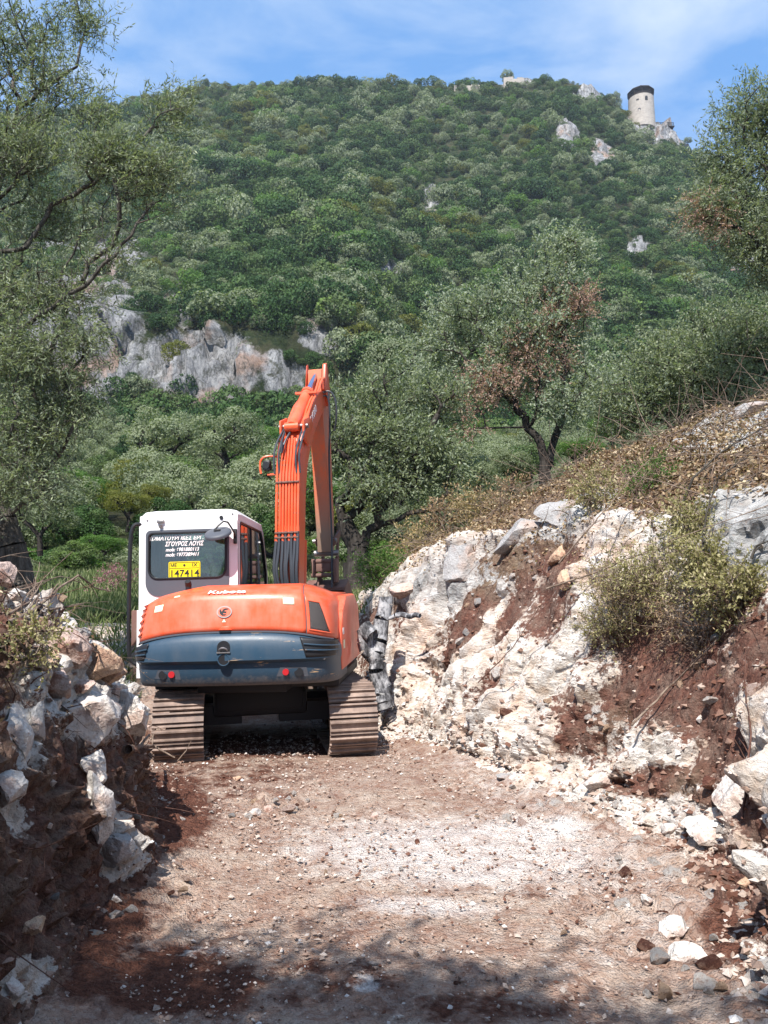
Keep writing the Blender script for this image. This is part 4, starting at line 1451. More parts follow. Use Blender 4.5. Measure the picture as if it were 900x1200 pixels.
b = B(T)
b.box((0, 0, .47), (1.0, 1.25, .26), bev=.04).box((-.5, .45, .36), (.6, .26, .2)).box((.5, .45, .36), (.6, .26, .2)).box((-.5, -.45, .36), (.6, .26, .2)).box((.5, -.45, .36), (.6, .26, .2))
b.box((0, -.62, .52), (.9, .05, .24), bev=.01)
b.done('car_body', M['dark'], EX)
b = B(T)
pr = [(1.62 + .10 * math.cos(a), .08 + .42 * (k / 8)) for k, a in enumerate([math.radians(60 + 30 * abs(k - 4) / 2) for k in range(9)])]
pr2 = [(y + .04, z) for y, z in pr[::-1]]
b.prism(pr + pr2, 'x', -1.12, 1.12)
b.done('dozer_blade', M['steel_dirty'], EX)
b = B(T)
for sx in (-.42, .42):
    b.prism([(.5, .30), (1.66, .16), (1.66, .30), (.5, .46)], 'x', sx - .05, sx + .05, .01)
b.done('blade_arm', M['steel_dirty'], EX)
b = B(U)
b.cyl((0, 0, .58), (0, 0, .70), .46, n=40).cyl((0, 0, .62), (0, 0, .66), .50, n=40)
b.done('slew_ring', M['dark'], EX)
b = B(U)
b.box((0.0, -.05, .735), (1.9, 2.1, .10), bev=.02).box((0, -.9, .73), (.9, .8, .14), bev=.02)
b.done('deck', M['dark'], EX)

# ---- counterweight ----------------------------------------------------------
def plan(x, ybk, hw, n=2.6, dep=1.0, sag=.13):
    """the rear outline, y for an x: nearly flat with a gentle bow, rounding off at the corners"""
    t = abs(x) / hw
    t = min(t, 1.0)
    return ybk + sag * t * t + dep * (1 - (1 - t ** 13) ** (1 / 2.4))

def ring(z, ybk, hw, x0=-1, x1=1, yf=-.6, n=60, sag=.13, dep=.5):
    """x from x0*hw to x1*hw; ends lead forward to yf"""
    pts = []
    for k in range(n + 1):
        t = x0 + (x1 - x0) * k / n
        # pack samples at the corners
        tt = math.sin(t * math.pi / 2) if (x0, x1) == (-1, 1) else t
        x = tt * hw
        pts.append(Vector((x, plan(x, ybk, hw, sag=sag, dep=dep), z)))
    return pts

CWX = -.03
b = B(U @ Matrix.Translation((CWX, 0, 0)))
rings = []
for z, yb, hw in ((.755, -1.50, .985), (.765, -1.60, 1.0), (.80, -1.645, 1.005), (.90, -1.67, 1.01), (.975, -1.68, 1.012), (1.01, -1.735, 1.018), (1.10, -1.735, 1.02), (1.19, -1.72, 1.015), (1.235, -1.70, 1.0), (1.262, -1.67, .975), (1.268, -1.60, .95)):
    r = ring(z, yb, hw)
    rings.append([Vector((r[0].x, -.55, z))] + r + [Vector((r[-1].x, -.55, z))])
b.loft(rings, close=True, capa=True, capb=True)
CW = b.done('counterweight', M['slate'], EX, smooth=40)
# its top edge dips toward the corners, as the hood above it does: done by shaping the mesh
for v in CW.data.vertices:
    co = U.inverted() @ v.co
    t = min(1, abs(co.x - CWX) / 1.0)
    if co.z > 1.0:
        v.co.z -= (.115 * t ** 3.0) * (co.z - 1.0) / .27
    elif co.z < .9:
        pass

def on_cw(x, z, out=.0):
    """a point on the counterweight's rear face"""
    zs = [.80, .90, .975, 1.01, 1.10, 1.19, 1.235]; ys_ = [-1.645, -1.67, -1.68, -1.735, -1.735, -1.72, -1.70]; hs_ = [1.005, 1.01, 1.012, 1.018, 1.02, 1.015, 1.0]
    yb = float(np.interp(z, zs, ys_)); hw = float(np.interp(z, zs, hs_))
    return Vector((x, plan(x - CWX, yb, hw, sag=.13, dep=.5) - out, z))

# towing eye and hole in the middle
c = on_cw(-.07, 1.13)
b = B(U)
o1 = [(-.07 + .062 * math.cos(a), 1.135 + .062 * math.sin(a)) for a in [math.pi * k / 12 for k in range(13)]]
b.prism(o1[::1] + [(-.132, 1.09), (-.008, 1.09)], 'y', c.y + .02, c.y - .006)
b.done('recess', M['black'], CW)
b = B(U)
b.tube([(-.105, c.y - .008, 1.10), (-.105, c.y - .03, 1.12), (-.07, c.y - .04, 1.135), (-.035, c.y - .03, 1.12), (-.035, c.y - .008, 1.10)], .009, 8, 1).box((-.07, c.y - .01, 1.088), (.13, .02, .012))
b.done('towing_eye', M['metal'], CW)
b = B(U)
b.cyl((-.07, c.y + .02, 1.02), (-.07, c.y - .005, 1.02), .05, n=28)
b.done('hole', M['black'], CW)
b = B(U)
b.tube([(-.07 + .054 * math.cos(a), c.y - .006, 1.02 + .054 * math.sin(a)) for a in [2 * math.pi * k / 28 for k in range(29)]], .006, 6)
b.done('hole_rim', M['slate'], CW)
# lamps and lower holes
for x, xr in ((-.60, -.69), (.50, .62)):
    yy = on_cw(x, .88).y; yr = on_cw(xr, .88).y
    hexo = [(min(x, xr) - .09, .845), (max(x, xr) + .09, .835), (max(x, xr) + .075, .925), (min(x, xr) - .05, .93)]
    b = B(U); ym = max(yy, yr)
    rc = [on_cw(u, v, .004) for u, v in hexo]
    vs_ = [b.bm.verts.new(p) for p in rc] + [b.bm.verts.new(p + Vector((0, .04, 0))) for p in rc]
    b.bm.faces.new(vs_[:4]); b.bm.faces.new(vs_[4:][::-1])
    for k in range(4): b.bm.faces.new((vs_[k], vs_[(k + 1) % 4], vs_[4 + (k + 1) % 4], vs_[4 + k]))
    b.done('lamp_recess', M['seal'], CW, smooth=0)
    B(U).cyl((x, yy + .02, .885), (x, yy - .018, .885), .034, .030, n=24).done('tail_lamp', M['redlens'], CW)
    B(U).cyl((xr, yr + .02, .88), (xr, yr - .008, .88), .042, n=24).done('hole', M['black'], CW)
# louvred inlets at both corners
for sx in (1, -1):
    x0_, x1_ = (.64, .975) if sx > 0 else (-1.03, -.82)
    zz = [1.185, 1.135, 1.08, 1.03]
    b = B(U)
    N_ = 14
    rows = []
    for j in range(8):
        f = j / 7
        row = []
        for k in range(N_ + 1):
            x = x0_ + (x1_ - x0_) * k / N_
            if sx > 0: zt = 1.215 - .05 * (x - .64) / .33; zb = 1.02; x_ = x + (1 - f) * 0 + f * .06 * (1 - k / N_)
            else: zt = 1.185 - .05 * (1 - k / N_); zb = 1.02; x_ = x - f * .05 * (k / N_)
            z = zt + (zb - zt) * f
            row.append(on_cw(x_, z, .006))
        rows.append(row)
    b.loft(rows)
    b.done('air_inlet', M['black'], CW, solid=.004)
    for j in (2, 4.5):
        b = B(U)
        f = j / 7
        b.tube([rows[int(j)][k] + Vector((0, -.012, -.01 * 1)) + Vector((0, 0, -.0)) for k in range(1, N_ + 1)], .0075, 6)
        b.done('louvre', M['slate'], CW)

for bx_ in (-.92, .86):
    q_ = on_cw(bx_, 1.0)
    B(U).cyl((q_.x, q_.y + .01, q_.z), (q_.x, q_.y - .006, q_.z), .012, n=10).done('bolt', M['metal'], CW)

# ---- engine hood -------------------------------------------------------------
HZ = [(1.285, -1.665, .995), (1.33, -1.66, .995), (1.41, -1.645, .99), (1.50, -1.625, .98), (1.58, -1.605, .965), (1.63, -1.585, .955), (1.652, -1.555, .94), (1.685, -1.46, .92), (1.715, -1.34, .90), (1.728, -1.22, .885)]
def hood_pt(x, j, x_is_t=False):
    z, yb, hw = HZ[j]
    t = x
    xx = t * hw
    y = plan(xx, yb, hw, sag=.10, dep=.42)
    dip = .115 * abs(t) ** 3.0 * (1 - j / 9.0)
    # left part of the top sinks toward the corner
    sink = .09 * np.clip((-t - .38) / .55, 0, 1) ** 1.3 * (j / 9.0) ** 1.2
    sinkr = .10 * np.clip((t - .62) / .38, 0, 1) ** 1.5 * (j / 9.0) ** 1.5
    return Vector((CWX + xx, y, z - dip - float(sink) - float(sinkr)))
def hood_panel(name, t0, t1, n, front, mat, sideT=None, label=None):
    b = B(U)
    rings = []
    ts = [t0 + (t1 - t0) * k / n for k in range(n + 1)]
    for j in range(len(HZ)):
        r = [hood_pt(t, j) for t in ts]
        if t0 <= -.99: r = [Vector((r[0].x, front[0], r[0].z))] + r
        if t1 >= .99: r = r + [Vector((r[-1].x, front[1], r[-1].z))]
        rings.append(r)
    last = rings[-1]
    rings.append([Vector((p.x * .98, -.62 if p.y < -.62 else p.y, p.z + .012)) for p in last])
    b.loft(rings)
    return b.done(name, mat, EX, smooth=38, solid=.012, label=label)
SEAM = .735
HOOD = hood_panel('engine_hood', -1, SEAM - .004, 52, (-.62, .9), M['orange'])
SIDE = hood_panel('side_cover', SEAM + .004, 1, 26, (-.62, .75), M['orange'])
B(U).box((CWX, -.92, 1.42), (1.7, .8, .26)).done('engine_bay', M['dark'], EX)
# long side cover at the right, lower than the counterweight's top edge
b = B(U)
prof = [(-1.13, .84), (-1.20, 1.0), (-1.17, 1.25), (-.98, 1.45), (-.62, 1.60), (.35, 1.62), (.80, 1.50), (.92, 1.2), (.92, .84)]
b.prism(prof, 'x', .88, .995, .035)
b.done('side_panel', M['orange'], EX)
B(U).box((.998, -1.02, 1.10), (.004, .13, .085)).done('reflector', M['reflector'], EX)
text('lettering', '080', M['letter_white'], EX, U @ plane_xf((.9985, -1.06, 1.23), (0, 1, 0), (0, 0, 1)), .10)
# seam and tail gate trims
b = B(U)
b.tube([hood_pt(SEAM, j) + Vector((0, -.001, 0)) for j in range(len(HZ))], .004, 6)
b.done('seam', M['seal'], EX)
b = B(U)
b.tube([hood_pt(-1 + 2 * k / 60, 0) + Vector((0, .006, -.012)) for k in range(1, 60)], .012, 6)
b.done('seal_strip', M['seal'], EX)
b = B(U)
cx = -.07
b.prism([(cx - .065, 1.295), (cx + .065, 1.295), (cx + .03, 1.33), (cx - .03, 1.33)], 'y', hood_pt(0, 0).y + .02, hood_pt(0, 0).y - .014, .004)
b.done('latch', M['orange'], HOOD)
B(U).box((cx, hood_pt(0, 0).y - .006, 1.281), (.11, .03, .014)).done('latch_grip', M['black'], HOOD)

def hood_xf(t, j, out=.004):
    """local frame on the hood's surface"""
    j0 = int(j); f = j - j0
    p = hood_pt(t, j0).lerp(hood_pt(t, min(j0 + 1, len(HZ) - 1)), f)
    ux = (hood_pt(t + .01, j0) - hood_pt(t - .01, j0)).normalized()
    uy = (hood_pt(t, min(j0 + 1, len(HZ) - 1)) - hood_pt(t, j0)).normalized()
    m = plane_xf(p, ux, uy)
    nrm = m.to_3x3() @ Vector((0, 0, 1))
    m.translation = p + nrm * out
    return U @ m

def hood_patch(t0, t1, j0, j1, out, mat, name, parent, nx=6, ny=4, slant=0.0, label=None):
    b = B(U)
    rows = []
    for a in range(ny + 1):
        j = j0 + (j1 - j0) * a / ny
        jj = int(min(j, len(HZ) - 1.001)); f = j - jj
        row = []
        for k in range(nx + 1):
            t = t0 + (t1 - t0) * k / nx
            t += slant * (a / ny) * (k / nx)
            p = hood_pt(t, jj).lerp(hood_pt(t, jj + 1), f)
            ux = (hood_pt(t + .01, jj) - hood_pt(t - .01, jj)); uy = (hood_pt(t, jj + 1) - hood_pt(t, jj))
            nrm = ux.cross(uy).normalized()
            row.append(p + nrm * out)
        rows.append(row)
    b.loft(rows)
    return b.done(name, mat, parent, solid=.003, smooth=40, label=label)
hood_patch(-.79, -.70, 3.3, 4.2, .004, M['reflector'], 'reflector', HOOD)
hood_patch(-.61, -.55, 5.4, 6.0, .004, M['reflector'], 'reflector', HOOD)
hood_patch(.52, .63, 3.4, 4.3, .004, M['reflector'], 'reflector', HOOD)
hood_patch(.768, .94, .9, 4.1, .004, M['grille'], 'side_grille', SIDE, nx=10, ny=10, slant=-.07)
# raised rim round the side grille
b = B(U)
def hp(t, j, out=.006):
    jj = int(min(j, len(HZ) - 1.001)); f = j - jj
    p = hood_pt(t, jj).lerp(hood_pt(t, jj + 1), f)
    ux = (hood_pt(t + .01, jj) - hood_pt(t - .01, jj)); uy = (hood_pt(t, jj + 1) - hood_pt(t, jj))
    return p + ux.cross(uy).normalized() * out
loop = [hp(.762 + (.946 - .762) * k / 6, .85) for k in range(7)] + [hp(.946 - .07 * k / 8, .85 + 3.3 * k / 8) for k in range(1, 9)] + [hp(.876 - (.876 - .762) * k / 6, 4.15) for k in range(1, 7)] + [hp(.762, 4.15 - 3.3 * k / 8) for k in range(1, 9)]
b.tube(loop, .007, 6)
b.done('grille_rim', M['orange'], SIDE)
# louvres pressed into the left corner
for k in range(6):
    j = .9 + k * .75
    b = B(U)
    a0 = [hp(-.985 + .085 * q / 5, j, .002) for q in range(6)]
    a1 = [hp(-.985 + .085 * q / 5, j + .22, .020) for q in range(6)]
    a2 = [hp(-.985 + .085 * q / 5, j + .55, .002) for q in range(6)]
    b.loft([a0, a1, a2])
    b.done('vent_louvre', M['orange'], HOOD, smooth=0, solid=.003)
# maker's name and badge
text('lettering', 'Kubota', M['letter_white'], HOOD, hood_xf(-.05, 6.0, .006), .125, .0015, bold=.002, width=.37, label='white maker lettering on the hood')
m4 = hood_xf(-.055, 2.6, .0)
def disc(rx, ry, z0, z1, n=40):
    b = B(m4)
    b.prism([(rx * math.cos(2 * math.pi * k / n), ry * math.sin(2 * math.pi * k / n)) for k in range(n)], 'z', z0, z1)
    return b
BADGE = disc(.074, .058, .002, .010).done('badge', M['metal'], HOOD)
disc(.064, .048, .010, .0125).done('badge_field', M['black'], BADGE) if False else None
b = disc(.064, .048, .0095, .0115); bo = b.done('badge_field', M['orange'], HOOD)
b = B(m4)
K = [(-.048, .012), (-.040, -.018), (-.018, -.036), (.012, -.034), (.020, -.022), (-.006, -.022), (-.012, -.010), (.020, -.012), (.022, .004), (-.004, .006), (.006, .016), (.048, .028), (.030, .034), (.004, .034), (-.014, .022), (-.022, .004), (-.030, .010), (-.034, .030)]
b.prism(K, 'z', .0118, .0145)
b.done('badge_emblem', M['black'], HOOD)
b = B(m4)
b.prism([(-.018, -.098), (.018, -.098), (.0, -.068)], 'z', .003, .006)
b.done('warning_sticker', M['reflector'], HOOD)
text('lettering', '!', M['letter_black'], HOOD, m4 @ Matrix.Translation((0, -.088, .007)), .022, .0005)
B(U).cyl((-.56, -1.22, 1.66), (-.56, -1.22, 1.745), .03, n=16).cyl((-.56, -1.22, 1.74), (-.56, -1.25, 1.78), .034, .03, n=16).done('exhaust_stub', M['black'], EX)
B(U).box((CWX - .1, -1.05, 1.728), (.5, .3, .006), bev=.0).done('top_plate', M['orange'], EX)

# ---- cab -----------------------------------------------------------------------
CX0, CX1 = -1.185, -.125
CY0, CY1 = -.92, .62
CZ0, CZ1 = .80, 2.575
# rear wall: white plate with a slate surround below the window
outer = rrect(CX0, 1.30, CX1, 2.50, .1, 8, rs=(.04, .04, .10, .10))
opening = rrect(CX0 + .085, 1.665, CX1 - .10, 2.325, .1, 8, rs=(.13, .13, .05, .05))
b = B(U); b.frame(outer, opening, 'y', CY0, CY0 + .05)
CAB = b.done('cab', M['white_paint'], EX, bev=.012, smooth=40)
b = B(U); b.frame(rrect(CX0 + .075, 1.64, CX1 - .09, 2.34, .1, 8, rs=(.14, .14, .055, .055)), rrect(CX0 + .11, 1.825, CX1 - .125, 2.305, .1, 8, rs=(.10, .10, .045, .045)), 'y', CY0 - .012, CY0 + .03)
b.done('rear_window_frame', M['seal'], CAB, smooth=40)
b = B(U); b.tube([(x, CY0 - .014, z) for x, z in rrect(CX0 + .108, 1.823, CX1 - .123, 2.307, .1, 8, rs=(.10, .10, .045, .045)) + [(CX0 + .108, 1.923)]], .011, 6)
b.done('window_seal', M['black'], CAB)
b = B(U); b.prism(rrect(CX0 + .10, 1.815, CX1 - .115, 2.31, .1, 8, rs=(.10, .10, .045, .045)), 'y', CY0 + .006, CY0 + .011)
RW = b.done('rear_window', M['glass'], CAB, smooth=0)
# corner posts and walls
def side_wall(x, s_, name):
    """side wall with its window: points are (y,z)"""
    out = [(CY0 + .005, .82), (CY1, .82), (CY1 + .10, 1.3), (CY1 + .06, 1.9), (CY1 - .18, 2.40), (CY1 - .30, 2.49), (CY0 + .2, 2.51), (CY0 + .02, 2.50)]
    inn = [(CY0 + .12, 1.28), (CY1 - .06, 1.28), (CY1 + .0, 1.5), (CY1 - .02, 1.9), (CY1 - .23, 2.32), (CY1 - .32, 2.40), (CY0 + .16, 2.42), (CY0 + .12, 2.38)]
    b = B(U); b.frame(out, inn, 'x', x, x + s_ * .05)
    w_ = b.done(name, M['white_paint'], CAB, bev=.012, smooth=40)
    b = B(U); b.frame(inn, [(y + (.022 if y < 0 else -.022), z + (.02 if z < 1.9 else -.02)) for y, z in inn], 'x', x - s_ * .004, x + s_ * .03)
    b.box((x + s_ * .012, -.22, 1.84), (.022, .035, 1.13)).done('side_window_frame', M['black'], CAB)
    b = B(U); b.prism([(y, z) for y, z in inn], 'x', x + s_ * .012, x + s_ * .016)
    b.done('side_window', M['glass'], CAB, smooth=0)
side_wall(CX1, -1, 'side_wall')
side_wall(CX0, 1, 'door')
b = B(U); b.frame([(CX0 + .02, .82), (CX1 - .02, .82), (CX1 - .02, 2.40), (CX0 + .02, 2.40)], [(CX0 + .08, 1.1), (CX1 - .08, 1.1), (CX1 - .08, 2.34), (CX0 + .08, 2.34)], 'y', CY1 - .14, CY1 - .10)
b.done('front_frame', M['white_paint'], CAB)
# roof
b = B(U)
rp = []
for z, ins in ((2.44, .0), (2.505, .004), (2.54, .03), (2.556, .09)):
    rp.append([Vector((x, y, z - .05 * max(0, (y - CY0) / 1.5) ** 1.5)) for x, y in rrect(CX0 + ins, CY0 + ins, CX1 - ins, CY1 - .25 - ins, .09, 6)])
b.loft(rp, close=True, capa=True, capb=True)
b.done('roof', M['white_paint'], CAB, smooth=50)
B(U).box(((CX0 + CX1) / 2, (CY0 + CY1) / 2, .85), (.9, 1.4, .08)).done('cab_floor', M['dark'], CAB)
# operator's seat and controls
b = B(U)
b.box((-.73, -.25, 1.25), (.46, .46, .13), bev=.04).box((-.73, -.50, 1.58), (.44, .13, .62), rot=Matrix.Rotation(math.radians(10), 4, 'X'), bev=.05).box((-.73, -.25, 1.05), (.3, .3, .35))
b.done('operator_seat', M['seat'], CAB)
for sx in (-1, 1):
    b = B(U)
    b.box((-.73 + sx * .29, -.2, 1.38), (.12, .5, .10), bev=.03).tube([(-.73 + sx * .29, .0, 1.4), (-.73 + sx * .29, .05, 1.58)], .015).cyl((-.73 + sx * .29, .05, 1.56), (-.73 + sx * .29, .055, 1.66), .025)
    b.done('control_lever', M['black'], CAB)
# work light socket, bolts, beacon stud
b = B(U)
b.prism([(CX0 + .20, 2.415), (CX0 + .275, 2.415), (CX0 + .275, 2.45), (CX0 + .20, 2.45)], 'y', CY0 - .03, CY0 + .01, .006).cyl((CX0 + .24, CY0 - .02, 2.395), (CX0 + .24, CY0 - .02, 2.36), .022, .016)
b.done('roof_lamp_bracket', M['metal'], CAB)
B(U).cyl((CX1 - .17, CY0 - .012, 2.455), (CX1 - .17, CY0 + .01, 2.455), .02, n=16).done('stud', M['black'], CAB)
for x, z in ((CX0 + .09, 2.45), (CX1 - .05, 2.49)):
    B(U).cyl((x, CY0 - .006, z), (x, CY0 + .01, z), .010, n=12).done('stud', M['metal'], CAB)
# round mirror on its bent arm
b = B(U)
mc = Vector((CX1 - .165, CY0 - .17, 2.275))
mrot = Matrix.Rotation(math.radians(-6), 4, 'Y') @ Matrix.Rotation(math.radians(28), 4, 'X')
pr_ = [Vector((.135 * k, 0, .012 * (1 - k * k))) for k in (0, .5, .85, 1.0)]
rings = []
for k, h_ in ((1.0, -.022), (1.0, 0), (.93, .014), (.7, .02), (.35, .026), (.02, .028)):
    rings.append([mc + mrot @ Vector((.142 * k * math.cos(a), .142 * k * math.sin(a) * .98, h_)) for a in [2 * math.pi * q / 36 for q in range(36)]])
b.loft(rings, close=True, capa=True, capb=True)
b.done('mirror', M['seal'], CAB, smooth=50)
b = B(U)
b.tube([(CX1 - .02, CY0 - .02, 2.25), (CX1 - .02, CY0 - .08, 2.30), (CX1 - .085, CY0 - .15, 2.42), (CX1 - .18, CY0 - .19, 2.33), (CX1 - .19, CY0 - .20, 2.285)], .0095, 8, 1)
b.box((CX1 - .02, CY0 - .012, 2.25), (.035, .03, .16), bev=.006).box((CX1 - .165, CY0 - .195, 2.30), (.07, .02, .03), bev=.005)
b.done('mirror_arm', M['black'], CAB)
# the writing on the rear window
def wtext(s, x, z, size, width, mat='letter_white', bold=.0015, shear=.25, nm='lettering'):
    text(nm, s, M[mat], CAB, U @ plane_xf((x, CY0 + .0035, z), (1, 0, 0), (0, 0, 1)), size, .0006, bold=bold, width=width, shear=shear)
wtext('ΧΩΜΑΤΟΥΡΓΙΚΕΣ ΕΡΓ.', -.79, 2.25, .060, .60, bold=.0012)
wtext('ΣΓΟΥΡΟΣ ΛΟΥΙΣ', -.70, 2.187, .064, .42, bold=.0015)
wtext('mob: 6981880113', -.72, 2.128, .052, .36, bold=.001)
wtext('mob: 6977389411', -.72, 2.074, .052, .36, bold=.001)
# number plate behind the glass
b = B(U); b.prism(rrect(-.865, 1.825, -.525, 2.0, .015, 3), 'y', CY0 - .0, CY0 + .004)
PLT = b.done('number_plate', M['plate'], CAB, smooth=0)
def ptext(s, x, z, size, width, bold=.001):
    text('number_lettering', s, M['letter_black'], PLT, U @ plane_xf((x, CY0 - .0022, z), (1, 0, 0), (0, 0, 1)), size, .0005, bold=bold, width=width)
ptext('147414', -.695, 1.873, .10, .30, .0015)
ptext('ΜΕ', -.81, 1.96, .048, .065)
ptext('ΙΧ', -.585, 1.96, .048, .055)
b = B(U); b.cyl((-.695, CY0 - .0035, 1.96), (-.695, CY0 - .0005, 1.96), .013, n=20); b.done('plate_seal', M['letter_black'], PLT)
b = B(U); b.frame(rrect(-.857, 1.833, -.533, 1.992, .012, 3), rrect(-.853, 1.837, -.537, 1.988, .010, 3), 'y', CY0 - .003, CY0 - .0005); b.box((-.695, CY0 - .0018, 1.93), (.31, .002, .004)); b.done('plate_border', M['letter_black'], PLT)
# long black grab rail at the left
b = B(U)
gx = CX0 - .07
b.tube([(CX0 + .02, CY0 + .02, 2.41), (gx + .03, CY0 - .01, 2.415), (gx - .005, CY0 - .02, 2.36), (gx - .02, CY0 - .02, 2.2), (gx - .03, CY0 - .02, 1.5), (gx - .03, CY0 - .02, 1.02), (gx + .02, CY0 + .0, .93), (CX0 + .1, CY0 + .05, .93)], .022, 10, 2)
b.done('grab_rail', M['black'], EX)
b = B(U)
b.prism([(gx, 1.50), (gx + .07, 1.50), (gx + .085, 1.42), (gx + .08, 1.28), (gx + .05, 1.18), (gx, 1.12)], 'y', CY0 - .03, CY0 + .06, .01)
b.done('rail_guard', M['rust'], EX)
B(U).box((CX0 + .04, -.75, 1.15), (.06, .5, .7)).done('cab_lower_panel', M['white_paint'], CAB)

# ---- boom --------------------------------------------------------------------------
# local frame: h runs forward along the boom's heading, x to its right
BH = math.radians(-10)
def bm_xf(origin=(.21, .40, 0)):
    return Matrix.Translation(origin) @ Matrix.Rotation(BH, 4, 'Z')
BX = bm_xf((.235, .40, .02))
def thick(line, ws):
    """outline of a bent beam: centre line (h,z), half depths"""
    L_, R_ = [], []
    for i, (p, w_) in enumerate(zip(line, ws)):
        a = Vector(line[max(i - 1, 0)]); c_ = Vector(line[min(i + 1, len(line) - 1)])
        d = (c_ - a).normalized(); nn = Vector((-d.y, d.x))
        L_.append(tuple(Vector(p) + nn * w_)); R_.append(tuple(Vector(p) - nn * w_))
    return L_ + R_[::-1]
line = [(.0, 1.35), (.03, 1.7), (.10, 2.3), (.16, 2.9), (.24, 3.30), (.42, 3.66), (.75, 3.98), (1.15, 4.26), (1.50, 4.46)]
ws = [.10, .11, .125, .14, .165, .19, .175, .145, .10]
b = B(BX)
b.prism(thick(line, ws), 'x', -.128, .122, .008)
BOOM = b.done('boom', M['orange_arm'], EX, smooth=30)
out = thick(line, ws)
nL = len(line)
rear = out[:nL]        # the side toward the camera (left normal)
# which of the two is the rear: smaller h
if rear[2][0] > out[-3][0]: rear = out[::-1][:nL]
def rear_at(z, off=0.0):
    zs = [p[1] for p in rear]; hs_ = [p[0] for p in rear]
    return float(np.interp(z, zs, hs_)) - off
# plates at the boom's sides near the bend
for sx in (-1, 1):
    B(BX).prism([(rear_at(3.65) - .07, 3.55), (rear_at(3.65) - .09, 3.80), (rear_at(3.9) + .0, 3.90), (rear_at(3.9) + .18, 3.86), (rear_at(3.6) + .14, 3.5)], 'x', sx * .15 - .012, sx * .15 + .012, .004).done('cylinder_bracket', M['orange_arm'], BOOM)
B(BX).cyl((-.19, rear_at(3.73) - .03, 3.74), (.19, rear_at(3.73) - .03, 3.74), .03, n=16).done('pin', M['metal'], BOOM)
# hydraulic pipes down its back
xs_p = [-.156, -.112, -.074, -.034, .004, .042, .080, .118]
for k, x in enumerate(xs_p):
    ztop = 3.52 if k in (0, 7) else (3.60 - .03 * (k % 2))
    zbot = 2.42 if k % 2 else 2.30
    b = B(BX)
    b.tube([(x, rear_at(ztop) - .05, ztop), (x, rear_at(3.1) - .055, 3.1), (x, rear_at(2.7) - .055, 2.7), (x, rear_at(zbot) - .055, zbot)], .0165, 8)
    b.cyl((x, rear_at(zbot) - .055, zbot + .02), (x, rear_at(zbot) - .055, zbot - .05), .022, n=8)
    b.done('hydraulic_pipe', M['orange_arm'], BOOM)
    b = B(BX)
    rr_ = random.Random(k + 3)
    b.tube([(x, rear_at(zbot) - .055, zbot - .03), (x + rr_.uniform(-.01, .01), rear_at(2.1) - .07, 2.12), (x * 1.05 + rr_.uniform(-.02, .02) - .01, rear_at(1.9) - .10, 1.88), (x * .9 + .015, rear_at(1.7) - .04, 1.62)], .0195, 8, 2)
    b.done('hose', M['hose'], BOOM)
for z in (2.99, 2.36, 2.30):
    b = B(BX)
    b.box((-.02, rear_at(z) - .058, z), (.40 if z == 3.02 else .30, .05, .022), bev=.004)
    for x in xs_p[1:-1:2]:
        b.cyl((x + .02, rear_at(z) - .10, z), (x + .02, rear_at(z) - .05, z), .012, n=8)
    b.done('pipe_clamp', M['rust'], BOOM)
# black hoses looping from the pipes' upper ends over to the arm cylinder
for k, (x, xo) in enumerate(((-.185, -.13), (-.125, -.10), (-.085, -.02), (.14, .16), (.095, .13))):
    b = B(BX)
    b.tube([(x, rear_at(3.12) - .06, 3.10 if k != 2 else 3.5), (x - .012, rear_at(3.3) - .10, 3.32), (x + .01, rear_at(3.5) - .11, 3.5), (xo, rear_at(3.65) - .07, 3.66), (xo * .9, rear_at(3.8) + .02, 3.80)], .0135, 8, 2)
    b.done('hose', M['hose'], BOOM)
# arm cylinder over the upper boom: barrel, rod
def bp(h, z, x=0.0): return Vector((x, h, z))
c0 = bp(rear_at(3.62) - .05, 3.72); c2 = bp(1.44, 4.80); c1 = c0.lerp(c2, .60)
b = B(BX)
b.cyl(c0, c1, .075, n=24).cyl(c0.lerp(c1, .94), c0.lerp(c1, 1.0), .085, n=24).cyl(c0 + Vector((-.09, 0, 0)), c0 + Vector((.09, 0, 0)), .06)
CYL = b.done('arm_cylinder', M['orange_arm'], EX)
B(BX).cyl(c0.lerp(c2, .58), c2, .036, n=20).done('rod', M['chrome'], CYL)
for x in (.05, .09):
    b = B(BX)
    b.tube([(x + .03, c0.y + .12, c0.z - .02), (x + .04, .62, 4.14), (x + .06, .92, 4.36), (x + .05, 1.16, 4.60), (x + .05, 1.30, 4.66)], .017, 8, 1)
    b.done('hydraulic_pipe', M['orange_arm'], BOOM)
B(BX).box((.02, .78, 4.32), (.30, .05, .03)).done('pipe_clamp', M['orange_arm'], BOOM)
text('lettering', 'KX080', M['letter_white'], BOOM, BX @ plane_xf((.157, .62, 3.97), (0, .72, .62), (0, -.62, .72)), .14, .001, width=.42)
# work light at the boom's left
b = B(BX)
b.box((-.30, rear_at(3.2) - .02, 3.22), (.10, .09, .13), bev=.02).cyl((-.30, rear_at(3.2) - .075, 3.22), (-.30, rear_at(3.2) - .06, 3.22), .045, n=20)
WL = b.done('work_light', M['black'], EX)
b = B(BX)
b.tube([(-.17, rear_at(3.2), 3.33), (-.30, rear_at(3.2) - .04, 3.345), (-.375, rear_at(3.2) - .05, 3.30), (-.385, rear_at(3.2) - .05, 3.20), (-.37, rear_at(3.2) - .05, 3.12)], .014, 8, 2)
b.box((-.22, rear_at(3.2), 3.11), (.16, .05, .02))
b.done('lamp_guard', M['orange_arm'], WL)
# swing post at the boom's foot
B(BX).box((0, .05, 1.25), (.42, .42, .5), bev=.05).box((0, -.1, 1.0), (.55, .4, .3), bev=.04).done('swing_post', M['rust'], EX)
